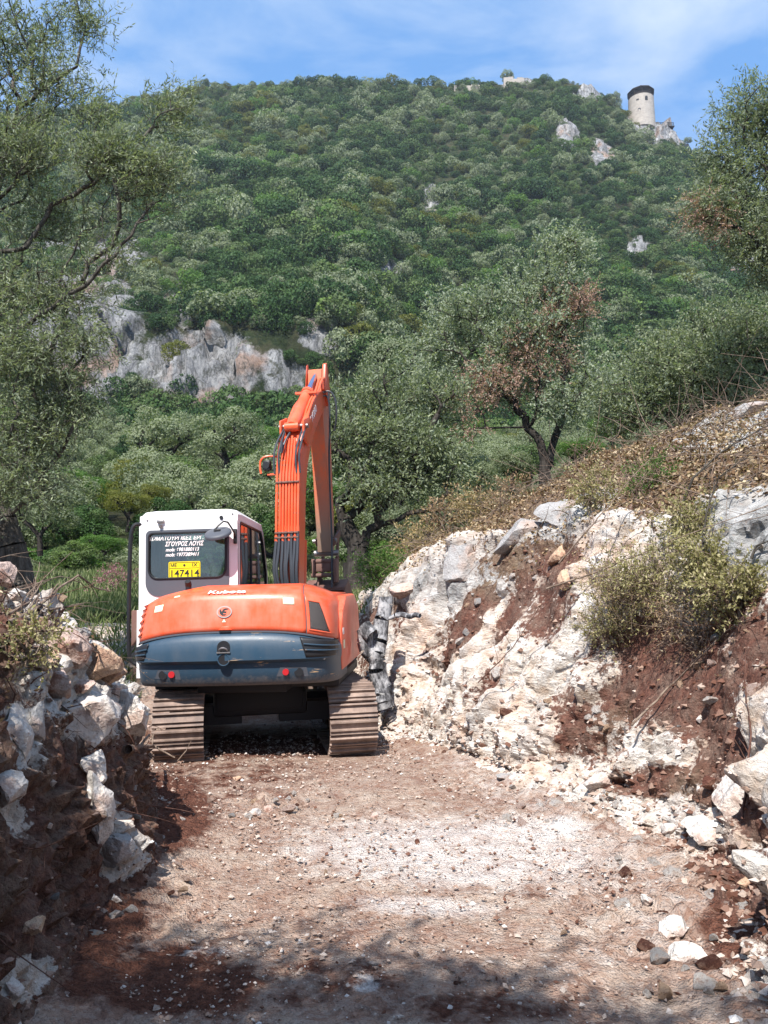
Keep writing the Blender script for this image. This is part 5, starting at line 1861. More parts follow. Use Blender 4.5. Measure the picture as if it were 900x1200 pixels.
# boom cylinder under the boom
b = B(BX)
b.cyl((0, .35, 1.05), (0, .48, 2.3), .075, n=20)
BC = b.done('boom_cylinder', M['orange_arm'], EX)
B(BX).cyl((0, .47, 2.28), (0, .52, 2.95), .04).done('rod', M['chrome'], BC)

# ---- arm ---------------------------------------------------------------------------
aline = [(1.38, 4.82), (1.50, 4.46), (1.58, 4.0), (1.66, 3.4), (1.73, 2.8), (1.78, 2.22)]
aws = [.06, .20, .20, .17, .145, .11]
b = B(BX)
b.prism(thick(aline, aws), 'x', -.10, .10, .008)
ARM = b.done('arm', M['worn_arm'], EX)
for sx in (-1, 1):
    B(BX).prism([(1.28, 4.50), (1.36, 4.88), (1.44, 4.92), (1.50, 4.84), (1.62, 4.48), (1.5, 4.3)], 'x', sx * .12 - .013, sx * .14 + .013, .004).done('arm_lug', M['orange_arm'], ARM)
B(BX).cyl((-.16, 1.50, 4.46), (.16, 1.50, 4.46), .05).cyl((-.145, 1.44, 4.78), (.145, 1.44, 4.78), .035).done('pin', M['metal'], ARM)
# hoses at its right edge
b = B(BX)
b.tube([(.10, 1.30, 4.44), (.22, 1.30, 4.48), (.30, 1.32, 4.35), (.30, 1.36, 4.10), (.24, 1.45, 3.92)], .014, 8, 2)
b.done('hose', M['hose'], ARM)
b = B(BX)
b.tube([(.10, 1.32, 4.40), (.17, 1.33, 4.42), (.20, 1.36, 4.3), (.18, 1.42, 3.9), (.14, 1.50, 3.6), (.13, 1.56, 3.0), (.13, 1.62, 2.4), (.12, 1.6, 1.7)], .014, 8, 2)
b.done('hose', M['hose'], ARM)
b = B(BX)
b.tube([(-.16, 1.2, 3.8), (-.18, 1.2, 3.4), (-.17, 1.2, 3.1), (-.17, 1.2, 2.6), (-.20, 1.2, 1.95), (-.2, 1.15, 1.5)], .014, 8, 1)
b.cyl((-.17, 1.2, 3.18), (-.17, 1.2, 2.92), .028, n=10)
b.done('hose', M['hose'], ARM)
# bucket cylinder on the far side of the arm, linkage, bucket
DZ = Matrix.Translation((0, 0, -.22))
b = B(BX @ DZ)
b.cyl((0, 1.86, 4.35), (0, 1.99, 3.3), .06)
BK = b.done('bucket_cylinder', M['orange_arm'], EX)
B(BX @ DZ).cyl((0, 1.98, 3.32), (0, 2.06, 2.75), .035).done('rod', M['chrome'], BK)
for sx in (-1, 1):
    B(BX @ DZ).prism([(1.72, 2.62), (1.80, 2.66), (2.10, 2.78), (2.12, 2.70), (1.86, 2.56), (1.74, 2.52)], 'x', sx * .13 - .014, sx * .13 + .014).done('link', M['rust'], ARM)
    B(BX @ DZ).prism([(2.05, 2.78), (2.13, 2.76), (2.02, 2.1), (1.92, 2.1)], 'x', sx * .11 - .014, sx * .11 + .014).done('link', M['rust'], ARM)
b = B(BX @ DZ)
b.cyl((-.17, 1.77, 2.42), (.19, 1.77, 2.42), .045, n=14).cyl((-.19, 1.76, 2.60), (.17, 1.76, 2.60), .03, n=12)
b.done('pin', M['metal'], ARM)
b = B(BX @ Matrix.Translation((0, 0, -.62)))
bk = [(1.62, 2.32), (1.88, 2.44), (2.12, 2.25), (2.28, 1.85), (2.22, 1.45), (1.95, 1.18), (1.60, 1.12), (1.40, 1.20)]
inn = [(1.62, 2.28), (1.88, 2.39), (2.08, 2.22), (2.23, 1.85), (2.18, 1.48), (1.93, 1.22), (1.60, 1.16), (1.42, 1.23)]
b.prism(bk + inn[::-1], 'x', -.30, .30)
for sx in (-.30, .285):
    b.prism([(1.62, 2.30), (1.88, 2.42), (2.10, 2.23), (2.26, 1.85), (2.2, 1.46), (1.94, 1.19), (1.6, 1.13), (1.45, 1.21)], 'x', sx, sx + .018)
for k in range(5):
    b.prism([(1.42, 1.22), (1.42, 1.17), (1.26, 1.22)], 'x', -.28 + k * .13 - .02, -.28 + k * .13 + .04)
for sx in (-.12, .10):
    b.prism([(1.66, 2.30), (1.70, 2.50), (1.84, 2.52), (1.95, 2.38)], 'x', sx, sx + .03)
b.done('bucket', M['rust'], EX)
# quick coupler visible beside the hood
b = B(BX @ Matrix.Translation((-.03, .05, -.22)))
b.box((.02, 1.68, 2.22), (.24, .20, .14), bev=.02).cyl((-.15, 1.60, 2.30), (.20, 1.60, 2.30), .036, n=14).cyl((-.16, 1.60, 2.10), (.22, 1.60, 2.10), .030, n=14).box((.20, 1.62, 2.16), (.05, .16, .34), bev=.015).box((-.12, 1.62, 2.20), (.04, .16, .24), bev=.012)
b.done('coupler', M['rust'], EX)

# ================================================================ the tower and ruins on the crest
def stone_mat():
    t = NT('tower_stone')
    b = t.n('ShaderNodeTexBrick', Scale=1.0)
    b.inputs['Color1'].default_value = (.46, .40, .33, 1); b.inputs['Color2'].default_value = (.34, .30, .255, 1); b.inputs['Mortar'].default_value = (.40, .37, .33, 1)
    b.inputs['Mortar Size'].default_value = .05; b.inputs['Brick Width'].default_value = .8; b.inputs['Row Height'].default_value = .36
    g = t.t.nodes.new('ShaderNodeSeparateXYZ'); t.t.links.new(t.pos(), g.inputs[0])
    ang = t.math('MULTIPLY', t.math('ARCTAN2', g.outputs[1], g.outputs[0]), 4.3)
    cmb = t.t.nodes.new('ShaderNodeCombineXYZ'); t.t.links.new(ang, cmb.inputs[0]); t.t.links.new(g.outputs[2], cmb.inputs[1])
    t.t.links.new(cmb.outputs[0], b.inputs['Vector'])
    n = t.noise(.8, 5, .7)
    c = t.mix(t.ramp(n, [(.35, .5), (.6, 0)]), b.outputs['Color'], (.28, .24, .20))
    t.bsdf(c, .9, normal=t.bump(t.noise(4, 4, .7), .15, .8), spec=.1)
    return t.m
M['stone'] = stone_mat()
M['timber'] = bark_mat('dark_timber', ((.010, .008, .008), (.024, .018, .016), (.05, .038, .03)))
c = at(752, 143, 258)
TR = 4.35
TW = empty('tower', (c.x, c.y, c.z - .6), 'round stone tower with a dark timber top on the rocky crest', 'tower')
def rings_tower(zs, rs, n=48):
    return [[Vector((r * math.cos(2 * math.pi * k / n), r * math.sin(2 * math.pi * k / n), z)) for k in range(n)] for z, r in zip(zs, rs)]
b = B(); b.loft(rings_tower((-3, 2, 6, 8.7), (4.6, 4.45, 4.35, 4.3)), close=True, capa=True, capb=True)
b.done('wall', M['stone'], TW, smooth=50)
b = B()
for k in range(10):
    a = 2 * math.pi * k / 10 + .1
    b.cyl((4.2 * math.cos(a), 4.2 * math.sin(a), 8.6), (4.2 * math.cos(a), 4.2 * math.sin(a), 11.1), .12, n=6)
for z in (8.9, 9.2, 9.5):
    b.loft([[Vector((4.22 * math.cos(2 * math.pi * k / 10 + .1), 4.22 * math.sin(2 * math.pi * k / 10 + .1), z + dz)) for k in range(11)] for dz in (0, .14)])
b.done('balustrade', M['timber'], TW, smooth=0)
b = B(); b.loft(rings_tower((10.9, 11.0, 11.4, 11.9), (4.65, 4.7, 4.5, .05), 10), close=True, capa=True); b.done('roof', M['timber'], TW, smooth=0)
b = B(); b.loft(rings_tower((8.72, 10.9), (3.6, 3.6), 24), close=True, capb=True); b.done('inner_wall', M['timber'], TW, smooth=50)
def tower_window(ang, z, w_, h_):
    d = Vector((math.cos(ang), math.sin(ang), 0)); t_ = Vector((-d.y, d.x, 0))
    m = plane_xf(d * 4.37 + Vector((0, 0, z)), t_, (0, 0, 1))
    b = B(m)
    pts_ = [(-w_ / 2, -h_ / 2), (w_ / 2, -h_ / 2), (w_ / 2, h_ * .2)] + [(w_ / 2 * math.cos(a), h_ * .2 + h_ * .3 * math.sin(a)) for a in [math.pi * q / 6 for q in range(1, 6)]] + [(-w_ / 2, h_ * .2)]
    b.prism(pts_, 'z', -.3, .05); b.done('window', M['black'], TW, smooth=0)
base = math.radians(-90 - 19)
tower_window(base + .42, 6.7, .95, 1.6)
tower_window(base - .25, 6.6, .9, .5)
tower_window(base - .15, 2.7, 1.0, 1.3)
tower_window(base + .95, 1.2, .6, 1.6)
# viewing deck rail right of the tower
c = at(779, 147, 257)
R_ = empty('railing', c, 'dark timber railing on the rocks just right of the tower', 'railing')
b = B()
for k in range(5):
    b.box((-3 + k * 1.5, 0, .3), (.12, .12, 1.6))
b.box((0, 0, 1.0), (6.4, .12, .14)).box((0, 0, .5), (6.4, .1, .1)); b.done('posts', M['timber'], R_, smooth=0)
B().box((0, .6, -.4), (6.6, 2.0, .2)).done('deck_boards', M['timber'], R_, smooth=0)
# ruined walls along the crest
def ruin(px0, px1, py, Y, h_, label, seed):
    rg = random.Random(seed)
    a = at(px0, py, Y); z = at(px1, py, Y)
    r = bpy.data.objects
    b = B()
    x = 0
    L_ = z.x - a.x
    prof = [(0, -3)]
    k = 0
    while x < L_:
        hh = h_ * rg.uniform(.5, 1.1)
        prof += [(x, hh), (min(L_, x + rg.uniform(.8, 2)), hh * rg.uniform(.9, 1.05))]
        x = prof[-1][0] + .01
    prof.append((L_, -3))
    b.prism(prof, 'y', -.6, .6)
    o = b.done('ruined_wall', M['stone'], None, smooth=0, label=label)
    o['category'] = 'wall'
    o.location = (a.x, Y, a.z)
ruin(378, 412, 101, 259, 1.0, 'low ruined stone wall on the crest left of the middle', 3)
ruin(532, 562, 103, 259, .8, 'thin pale ruined wall on the crest right of the middle', 4)
ruin(590, 614, 96, 259, 1.5, 'grey ruined wall with steps beside the lone crest tree', 5)
# lone trees on the crest
o = pick_tree('olive', 1, 595, 90, 260, 3.0, .9, 'small dark tree standing alone on the crest by the ruined wall')
o = pick_tree('olive', 2, 720, 118, 258, 2.9, 1.35, 'tall thin tree on the crest just left of the stone tower')
o = pick_tree('olive', 0, 806, 165, 257, 1.7, .9, 'scraggy bush on the bare rocks right of the tower')

# ================================================================ stones
def stone_mesh(seed, sx, sy, sz, sub=3, amp=.16, name='rock', cuts=12):
    """a broken block: a ball cut flat by many random planes, then roughened"""
    bm = bmesh.new()
    bmesh.ops.create_icosphere(bm, subdivisions=sub, radius=1)
    V = np.array([v.co[:] for v in bm.verts])
    rg = np.random.default_rng(seed)
    nr = unit(rg.normal(0, 1, (cuts, 3)))
    dd = rg.uniform(.40, .72, cuts)
    for _ in range(2):
        for n_, d_ in zip(nr, dd):
            k = V @ n_
            V = V - np.clip(k - d_, 0, None)[:, None] * n_ * .97
    V = V * np.array([sx, sy, sz])
    f1, c1, _i = facets(V + seed * 3.1, 2.2 / max(sx, sy, sz), seed, .7)
    nrm = unit(V / np.array([sx, sy, sz]) ** 2)
    m = min(sx, sy, sz)
    V = V + nrm * (amp * m * (f1 * .7 + fbm(V + seed, 2.5 / m, 3, seed) * .45))[:, None]
    for v, p in zip(bm.verts, V): v.co = p
    me = bpy.data.meshes.new(name)
    bm.to_mesh(me); bm.free()
    n = len(me.vertices)
    return me

def boulder_mat(name, tint, soil=.2):
    t = NT(name)
    n1 = t.noise(2.2, 5, .6); n2 = t.noise(11, 6, .7); n3 = t.noise(45, 5, .7)
    c = t.ramp(n2, [(.32, tuple(x * .62 for x in tint)), (.48, tuple(x * .88 for x in tint)), (.65, tint)])
    c = t.mix(t.ramp(n1, [(.50, 0), (.66, .5)]), c, (.50, .33, .23))
    c = t.mix(t.ramp(n3, [(.30, .6), (.42, 0)]), c, (.22, .14, .10))
    c = t.mix(t.math('MULTIPLY', t.ramp(t.noise(5, 6, .75), [(.52, 0), (.60, 1)]), soil), c, (.20, .09, .06))
    h_ = t.math('ADD', n2, t.math('MULTIPLY', n3, .4))
    t.bsdf(c, .92, normal=t.bump(h_, .03, 1), spec=.12)
    return t.m
M['b_white'] = boulder_mat('pale_limestone', (.70, .65, .60), .5)
M['b_ochre'] = boulder_mat('ochre_limestone', (.60, .42, .29), .6)
M['b_grey'] = boulder_mat('grey_limestone', (.40, .39, .38), .3)
M['b_pink'] = boulder_mat('pinkish_limestone', (.58, .44, .38), .8)
M['b_red'] = boulder_mat('red_earth_clod', (.13, .055, .04), .8)

from mathutils.bvhtree import BVHTree
def bvh_of(names):
    V_, F_ = [], []
    o_ = 0
    for nm in names:
        me = bpy.data.objects[nm].data
        v = np.zeros(len(me.vertices) * 3, np.float32); me.vertices.foreach_get('co', v)
        f = np.zeros(len(me.polygons) * 4, np.int32); me.polygons.foreach_get('vertices', f)
        V_.append(v.reshape(-1, 3)); F_.append(f.reshape(-1, 4) + o_); o_ += len(me.vertices)
    return BVHTree.FromPolygons(np.concatenate(V_).tolist(), np.concatenate(F_).tolist())
BV = bvh_of(['bank_right', 'bank_left', 'path'])
def surf(px, py, Y=6.0):
    """where the sight line of that pixel meets the banks or the path (None: it passes above them)"""
    d = (at(px, py, Y) - CAM).normalized()
    h = BV.ray_cast(CAM, d)
    return (h[0], h[1]) if h[0] is not None and h[0].y < 12 else (None, None)

def boulder(px, py, Y, rx, ry, label, mat='b_white', seed=1, rot=0, deep=None, name='boulder', sub=4, amp=.16, tilt=0, dx=0):
    c = at(px, py, Y)
    hit, hn = surf(px, py, Y)
    if hit is None:
        hit2, hn2 = surf(px, py + ry * .9, Y)
        if hit2 is not None:
            c = at(px, py, hit2.y)
            Y = hit2.y
    else:
        Y = hit.y
        c = hit
    k = Y / FPX
    sx, sz = rx * k, ry * k
    if hit is not None:
        c = hit + hn * min(sx, sz) * (.12 if name == 'boulder' else -.25)
    sy = deep or (sx + sz) * .5
    me = stone_mesh(seed, sx, sy, sz, sub, amp, name)
    o = link(name, me, M[mat], None, label, 'rock')
    for p in me.polygons: p.use_smooth = True
    me.set_sharp_from_angle(angle=math.radians(28))
    o.location = c
    o.rotation_euler = (tilt, rot, 0)
    return o
# left pile, from the tops down
R2 = math.radians
boulder(100, 836, 5.75, 56, 37, 'largest pale boulder of the left pile, smooth white top', 'b_white', 3, R2(28))
boulder(118, 795, 6.1, 30, 16, 'flat ochre block lying on top of the largest pale boulder', 'b_ochre', 5, R2(-6))
boulder(112, 775, 6.35, 30, 24, 'ochre-tinted boulder in the middle of the left pile top', 'b_ochre', 6, R2(10))
boulder(70, 762, 6.2, 34, 28, 'pinkish boulder high in the left pile above the biggest one', 'b_pink', 7, R2(15))
boulder(60, 800, 5.9, 34, 24, 'pale pink block left of the flat ochre block', 'b_pink', 8, R2(-20))
boulder(42, 772, 5.7, 22, 24, 'tan block half buried at the left end of the pile', 'b_ochre', 9, R2(30))
boulder(132, 812, 6.5, 20, 24, 'narrow pale stone right of the flat ochre block', 'b_white', 10, R2(20))
boulder(152, 838, 6.9, 34, 26, 'pale crumbly boulder nearest the left track', 'b_white', 12, R2(35), amp=.25)
boulder(97, 744, 6.7, 12, 10, 'rounded grey stone on the dark crest of the left pile', 'b_grey', 13)
boulder(73, 724, 6.6, 9, 6, 'small white stone topping the dark crest of the left pile', 'b_white', 14)
boulder(50, 735, 6.4, 26, 14, 'brownish block below the leaning trunk in the left pile', 'b_pink', 15)
boulder(6, 676, 4.6, 16, 22, 'pink-brown rock at the very left edge beneath the trunk', 'b_pink', 16)
boulder(18, 702, 4.8, 14, 14, 'mossy cream rock beneath the leaning trunk at the left edge', 'b_white', 17)
boulder(158, 790, 7.4, 13, 24, 'upright tan slab between the left pile and the grab rail foot', 'b_ochre', 18, R2(-25))
boulder(95, 805, 6.0, 16, 12, 'small tan stone wedged behind the largest boulder', 'b_pink', 19)
boulder(172, 862, 7.3, 16, 12, 'brown stone at the foot of the left track', 'b_pink', 20)
# left face
boulder(118, 945, 5.0, 30, 46, 'tall slanting white rock rib low on the left face', 'b_white', 21, R2(-24), amp=.22)
boulder(108, 900, 5.2, 20, 26, 'thin white rock blade above the slanting rib', 'b_white', 22, R2(10))
boulder(132, 990, 4.75, 30, 24, 'grey-white rock foot spreading onto the path at the left', 'b_grey', 23, R2(25))
boulder(20, 860, 4.1, 18, 40, 'pale rock slab in shade on the left face at the edge', 'b_white', 24, R2(-15), amp=.25)
boulder(12, 920, 3.9, 24, 34, 'lower pale slab in shade at the left picture edge', 'b_white', 25, R2(-30))
boulder(44, 850, 4.3, 10, 34, 'narrow whitish rock blade beside the shaded slab', 'b_grey', 26, R2(-12))
boulder(135, 1054, 4.25, 9, 5, 'single small white stone on the dark path at left', 'b_white', 27)
boulder(38, 1084, 3.6, 16, 12, 'orange-brown stone on the dark soil at lower left', 'b_ochre', 28)
boulder(10, 1158, 3.1, 16, 18, 'white stone in the lower left corner', 'b_white', 29)
# right face and foot
boulder(702, 920, 5.9, 22, 16, 'biggest loose white boulder at the foot of the right bank', 'b_white', 31, R2(-15))
boulder(826, 976, 4.95, 27, 22, 'cream angular boulder at the foot of the bank, far right', 'b_white', 32, R2(20))
boulder(788, 972, 5.0, 12, 9, 'small white stone left of the cream angular boulder', 'b_white', 33)
boulder(594, 911, 7.2, 15, 7, 'flat grey stone lying on the path before the right bank', 'b_grey', 34)
boulder(656, 652, 7.0, 13, 18, 'ochre rock stuck in the red soil high on the right bank', 'b_ochre', 35, R2(20))
boulder(664, 682, 6.85, 11, 18, 'rusty brown rock below the ochre one on the right bank', 'b_ochre', 36, R2(10))
boulder(708, 662, 6.6, 22, 22, 'bright white block high on the right bank', 'b_white', 37, R2(-20))
boulder(834, 918, 5.0, 14, 10, 'dark red earth clod on the white rock at right', 'b_red', 38)
boulder(868, 930, 4.7, 30, 46, 'tall white rock column at the far right of the bank', 'b_white', 39, R2(8), amp=.22)
boulder(757, 1056, 4.2, 10, 8, 'small pale stone on rubble below the right bank', 'b_white', 40)
boulder(790, 1092, 3.95, 24, 16, 'whitish broken stone at the edge of the red soil heap', 'b_white', 41)
boulder(876, 1035, 4.05, 12, 9, 'tan stone in the red soil heap at lower right', 'b_ochre', 42)
boulder(803, 1125, 3.7, 26, 18, 'big pale stone half buried near the lower right corner', 'b_white', 43)
boulder(312, 948, 6.4, 9, 6, 'brown stone in the rubble ridge behind the excavator', 'b_pink', 44)
boulder(298, 955, 6.3, 12, 6, 'pale stone in the rubble ridge behind the excavator', 'b_white', 45)
boulder(438, 958, 6.1, 6, 6, 'lone dark stone in the middle of the path', 'b_pink', 46)
boulder(278, 914, 7.0, 8, 6, 'tan stone on the path near the left track', 'b_ochre', 47)
boulder(490, 988, 5.2, 4, 5, 'tiny dark stone on the chalky middle of the path', 'b_red', 48)
boulder(872, 488, 9.0, 46, 22, 'grey-white rock ledge on top of the right bank', 'b_grey', 51, R2(-8), name='rock_ledge')
boulder(800, 520, 9.0, 34, 20, 'smaller grey ledge left of the top rock ledge', 'b_grey', 52, R2(-14), name='rock_ledge')
boulder(660, 598, 8.3, 44, 24, 'long pale rock hump along the crest of the right bank', 'b_grey', 53, R2(-22), name='rock_ledge')
boulder(605, 625, 8.6, 46, 26, 'grey rock hump left along the crest of the right bank', 'b_grey', 54, R2(-26), name='rock_ledge')
boulder(545, 655, 9.0, 40, 26, 'grey weathered rock shoulder at the left end of the crest', 'b_grey', 55, R2(-30), name='rock_ledge')
boulder(480, 690, 9.6, 26, 14, 'low pinkish rocks where the right bank begins', 'b_pink', 56, name='rock_ledge')
# charred stump by the right track
def charred():
    t = NT('charred_wood')
    n = t.noise(9, 6, .7, t.scaled((1, 1, .5)))
    c = t.ramp(n, [(.36, (.03, .03, .032)), (.46, (.10, .10, .105)), (.54, (.32, .32, .33)), (.66, (.50, .49, .48))])
    t.bsdf(c, .97, normal=t.bump(n, .03, 1), spec=.03)
    return t.m
M['charred'] = charred()
sk = Skeleton(4)
a0 = at(450, 830, 9.05)
sk.chain([a0, at(446, 800, 9.1), at(440, 770, 9.1), at(446, 735, 9.15), at(452, 700, 9.2)], -1, .06, .015)
sk.chain([at(430, 760, 9.1), at(426, 735, 9.05), at(436, 745, 9.0)], 8, .05, .01)
sk.chain([at(470, 722, 9.1), at(492, 722, 9.0)], 14, .05, .01)
r = sk.radii(.05); r = np.interp(np.array(sk.nodes)[:, 2], [a0.z, a0.z + .5, a0.z + 1.4], [.12, .10, .08]); r[-8:] = .03
V, F = tubes(sk.nodes, sk.par, r, 12)
V = V + unit(V - np.array(a0)) * (.05 * fbm(V, 6, 3, 5))[:, None]
link('tree_stump', mesh_from('tree_stump', V, F, smooth=True), M['charred'], None, 'upright black and grey charred stump beside the right track', 'stump')

# ---- loose stones: copies of five shapes, each its own object
sm = []
for k, (sd_, a, b_, c_, mt) in enumerate(((61, 1, .8, .6, 'b_white'), (62, 1, .7, .45, 'b_pink'), (63, .9, 1, .7, 'b_white'), (64, 1, .6, .5, 'b_pink'), (65, .8, .9, .5, 'b_grey'), (66, 1, .9, .7, 'b_red'), (67, 1, .75, .55, 'b_ochre'))):
    me = stone_mesh(sd_, a, b_, c_, 3, .12, cuts=18)
    me.materials.append(M[mt])
    for p in me.polygons: p.use_smooth = True
    me.set_sharp_from_angle(angle=math.radians(14))
    sm.append(me)
rg = random.Random(12)
def floor_z(x, y):
    return .03
n_st = 0
zones = [  # px box, count, size range in metres
    ((560, 880, 760, 985), 40, (.04, .11)), ((700, 950, 870, 1090), 30, (.03, .09)), ((240, 925, 400, 965), 18, (.03, .08)), ((460, 860, 600, 905), 12, (.03, .09)),
    ((100, 960, 220, 1080), 14, (.03, .07)), ((740, 1080, 890, 1190), 20, (.03, .09)), ((330, 960, 700, 1190), 10, (.02, .045)), ((0, 1080, 200, 1195), 10, (.03, .06))]
for (x0, y0, x1, y1), cnt_, (s0, s1) in zones:
    for _ in range(cnt_):
        qx, qy = rg.uniform(x0, x1), rg.uniform(y0, y1)
        v = (600 - qy) / FPX
        el = (math.sin(PITCH) + v * math.cos(PITCH)) / (math.cos(PITCH) - v * math.sin(PITCH))
        Y = -1.6 / el
        p = at(qx, qy, Y)
        s_ = s0 + (s1 - s0) * rg.random() ** 2.2
        srr = p.x - np.interp(Y, XR[0], XR[1]); sll = np.interp(Y, XL[0], XL[1]) - p.x
        if srr > -.02:
            s2 = min(srr, .5) * rg.uniform(.1, .6)
            q = bank_pt(BR, Y, s2); z = q.z; xx = q.x
        elif sll > -.02:
            q = bank_pt(BL, Y, min(sll, .4) * .5); z = q.z; xx = q.x
        else:
            z = .03 + .05 * max(0, 1 - min(-srr, -sll) / .5); xx = p.x
        o = bpy.data.objects.new('rock', sm[rg.choice([0, 0, 1, 2, 2, 3, 4, 5, 6])])
        COL.objects.link(o)
        o.location = (xx, Y, z + s_ * .12)
        o.scale = (s_, s_, s_)
        o.rotation_euler = (rg.uniform(-.4, .4), rg.uniform(-.4, .4), rg.uniform(0, 6.28))
        tag(o, 'one of the small broken stones scattered on the path and bank feet', 'rock', 'loose stones on the path and along the banks')
        n_st += 1
print('stones', n_st)


# ---- rubble of the two banks: every stone its own object
def rubble(Bk, So, n, y0, y1, s0, s1, size, kinds, label, group, seed, bias=None):
    rg = random.Random(seed)
    G_, Yr, sr_ = Bk
    k = 0
    tries = 0
    while k < n and tries < n * 30:
        tries += 1
        i = int(np.searchsorted(Yr, rg.uniform(y0, y1))); j = int(np.searchsorted(sr_, rg.uniform(s0, s1)))
        if i >= len(Yr) - 2 or j >= len(sr_) - 2: continue
        p = Vector(G_[i, j])
        q = proj(np.array([p[:]]))
        if not (-30 < q[0][0] < 930 and 400 < q[1][0] < 1220): continue
        if bias is not None and rg.random() > bias(q[0][0], q[1][0], So[i, j]): continue
        s_ = size[0] + (size[1] - size[0]) * rg.random() ** 2
        o = bpy.data.objects.new('rock', sm[rg.choice(kinds)])
        COL.objects.link(o)
        o.location = p + Vector((0, 0, s_ * .1))
        o.scale = (s_, s_ * rg.uniform(.8, 1.1), s_ * rg.uniform(.7, 1.2))
        o.rotation_euler = (rg.uniform(-.7, .7), rg.uniform(-.7, .7), rg.uniform(0, 6.28))
        tag(o, label, 'rock', group)
        k += 1
rubble(BL, BLS, 92, 3.4, 8.3, .18, 1.15, (.04, .15), [0, 2, 3, 3, 1, 6, 6, 6], 'one of the cream and tan rubble stones heaped on the left pile', 'rubble stones heaped on the left pile', 5,
       lambda a, b, s: np.exp(-(((a - 95) / 85) ** 2 + ((b - 790) / 75) ** 2)) + .12)
rubble(BR, BRS, 52, 4.2, 9.5, .05, .75, (.03, .11), [0, 2, 2, 0, 1, 4, 6], 'one of the pale broken stones lodged in the face of the right bank', 'stones lodged in the right bank', 6)

# ---- gravel: too many to count ----------------------------------------------------------------
def chips(name, P_, size, mat_attr, seed):
    rg = np.random.default_rng(seed)
    n = len(P_)
    base = np.array([[1, 0, 0], [-1, 0, 0], [0, 1, 0], [0, -1, 0], [0, 0, 1], [0, 0, -1]], float)
    tri = np.array([[0, 2, 4], [2, 1, 4], [1, 3, 4], [3, 0, 4], [2, 0, 5], [1, 2, 5], [3, 1, 5], [0, 3, 5]])
    B_ = base[None] * rg.uniform(.55, 1.1, (n, 6, 1)) * (size[:, None, None] * rg.uniform([.7, .5, .35], [1.2, 1, .75], (n, 3))[:, None])
    a = rg.uniform(0, 6.28, n); c, s = np.cos(a), np.sin(a)
    R = np.zeros((n, 3, 3)); R[:, 0, 0] = c; R[:, 0, 1] = -s; R[:, 1, 0] = s; R[:, 1, 1] = c; R[:, 2, 2] = 1
    tlt = rg.uniform(-.7, .7, n); c, s = np.cos(tlt), np.sin(tlt)
    R2_ = np.zeros((n, 3, 3)); R2_[:, 0, 0] = 1; R2_[:, 1, 1] = c; R2_[:, 1, 2] = -s; R2_[:, 2, 1] = s; R2_[:, 2, 2] = c
    B_ = np.einsum('nij,nkj->nki', R @ R2_, B_)
    V = (P_[:, None] + B_).reshape(-1, 3)
    F = (tri[None] + (np.arange(n) * 6)[:, None, None]).reshape(-1, 3)
    rnd = np.repeat(mat_attr, 8)
    return mesh_from(name, V, F, {'rnd': ('FACE', rnd)})
def chip_mat():
    t = NT('stone_chips')
    r_ = t.attr('rnd')
    c = t.ramp(r_, [(0, (.10, .045, .03)), (.22, (.17, .085, .06)), (.4, (.32, .22, .17)), (.62, (.46, .37, .31)), (.85, (.60, .54, .49)), (1, (.72, .69, .66))])
    t.bsdf(c, .92, spec=.12, normal=t.bump(t.noise(60, 4, .7), .01, 1))
    return t.m
M['chips'] = chip_mat()
rngg = np.random.default_rng(5)
n = 26000
yy = 1.9 + (rngg.uniform(0, 1, n) ** 1.5) * 8.5
xr_ = np.interp(yy, XR[0], XR[1]) + .05; xl_ = np.interp(yy, XL[0], XL[1]) - .05
xx = xl_ + (xr_ - xl_) * rngg.uniform(0, 1, n)
dens = fbm(np.stack([xx, yy, xx * 0], 1), 1.3, 3, 66)
edge_ = np.minimum(xr_ - xx, xx - xl_)
keep = (rngg.uniform(0, 1, n) < .45 + .6 * dens + .6 * np.exp(-edge_ / .3)) & ~((np.abs(np.abs(xx + 1.25) - .9) < .3) & (np.abs(yy - 9.2) < 1.45))
xx, yy, edge_ = xx[keep], yy[keep], edge_[keep]
keep_ = keep
n = len(xx)
G0 = np.stack([xx, yy, .035 + .03 * fbm(np.stack([xx, yy, xx * 0], 1), .9, 3, 3) + .06 * np.exp(-(edge_ / .25) ** 2)], 1)
sz = .005 + .018 * rngg.uniform(0, 1, n) ** 3.5 + .030 * np.exp(-(xr_[keep_] - xx) / .45) * rngg.uniform(0, 1, n) ** 2 + .012 * np.exp(-edge_ / .25) * rngg.uniform(0, 1, n)
sz = sz * np.interp(yy, [2, 4, 9], [.75, 1.0, 1.3])
tone = np.clip(rngg.normal(.50, .20, n), 0, 1)
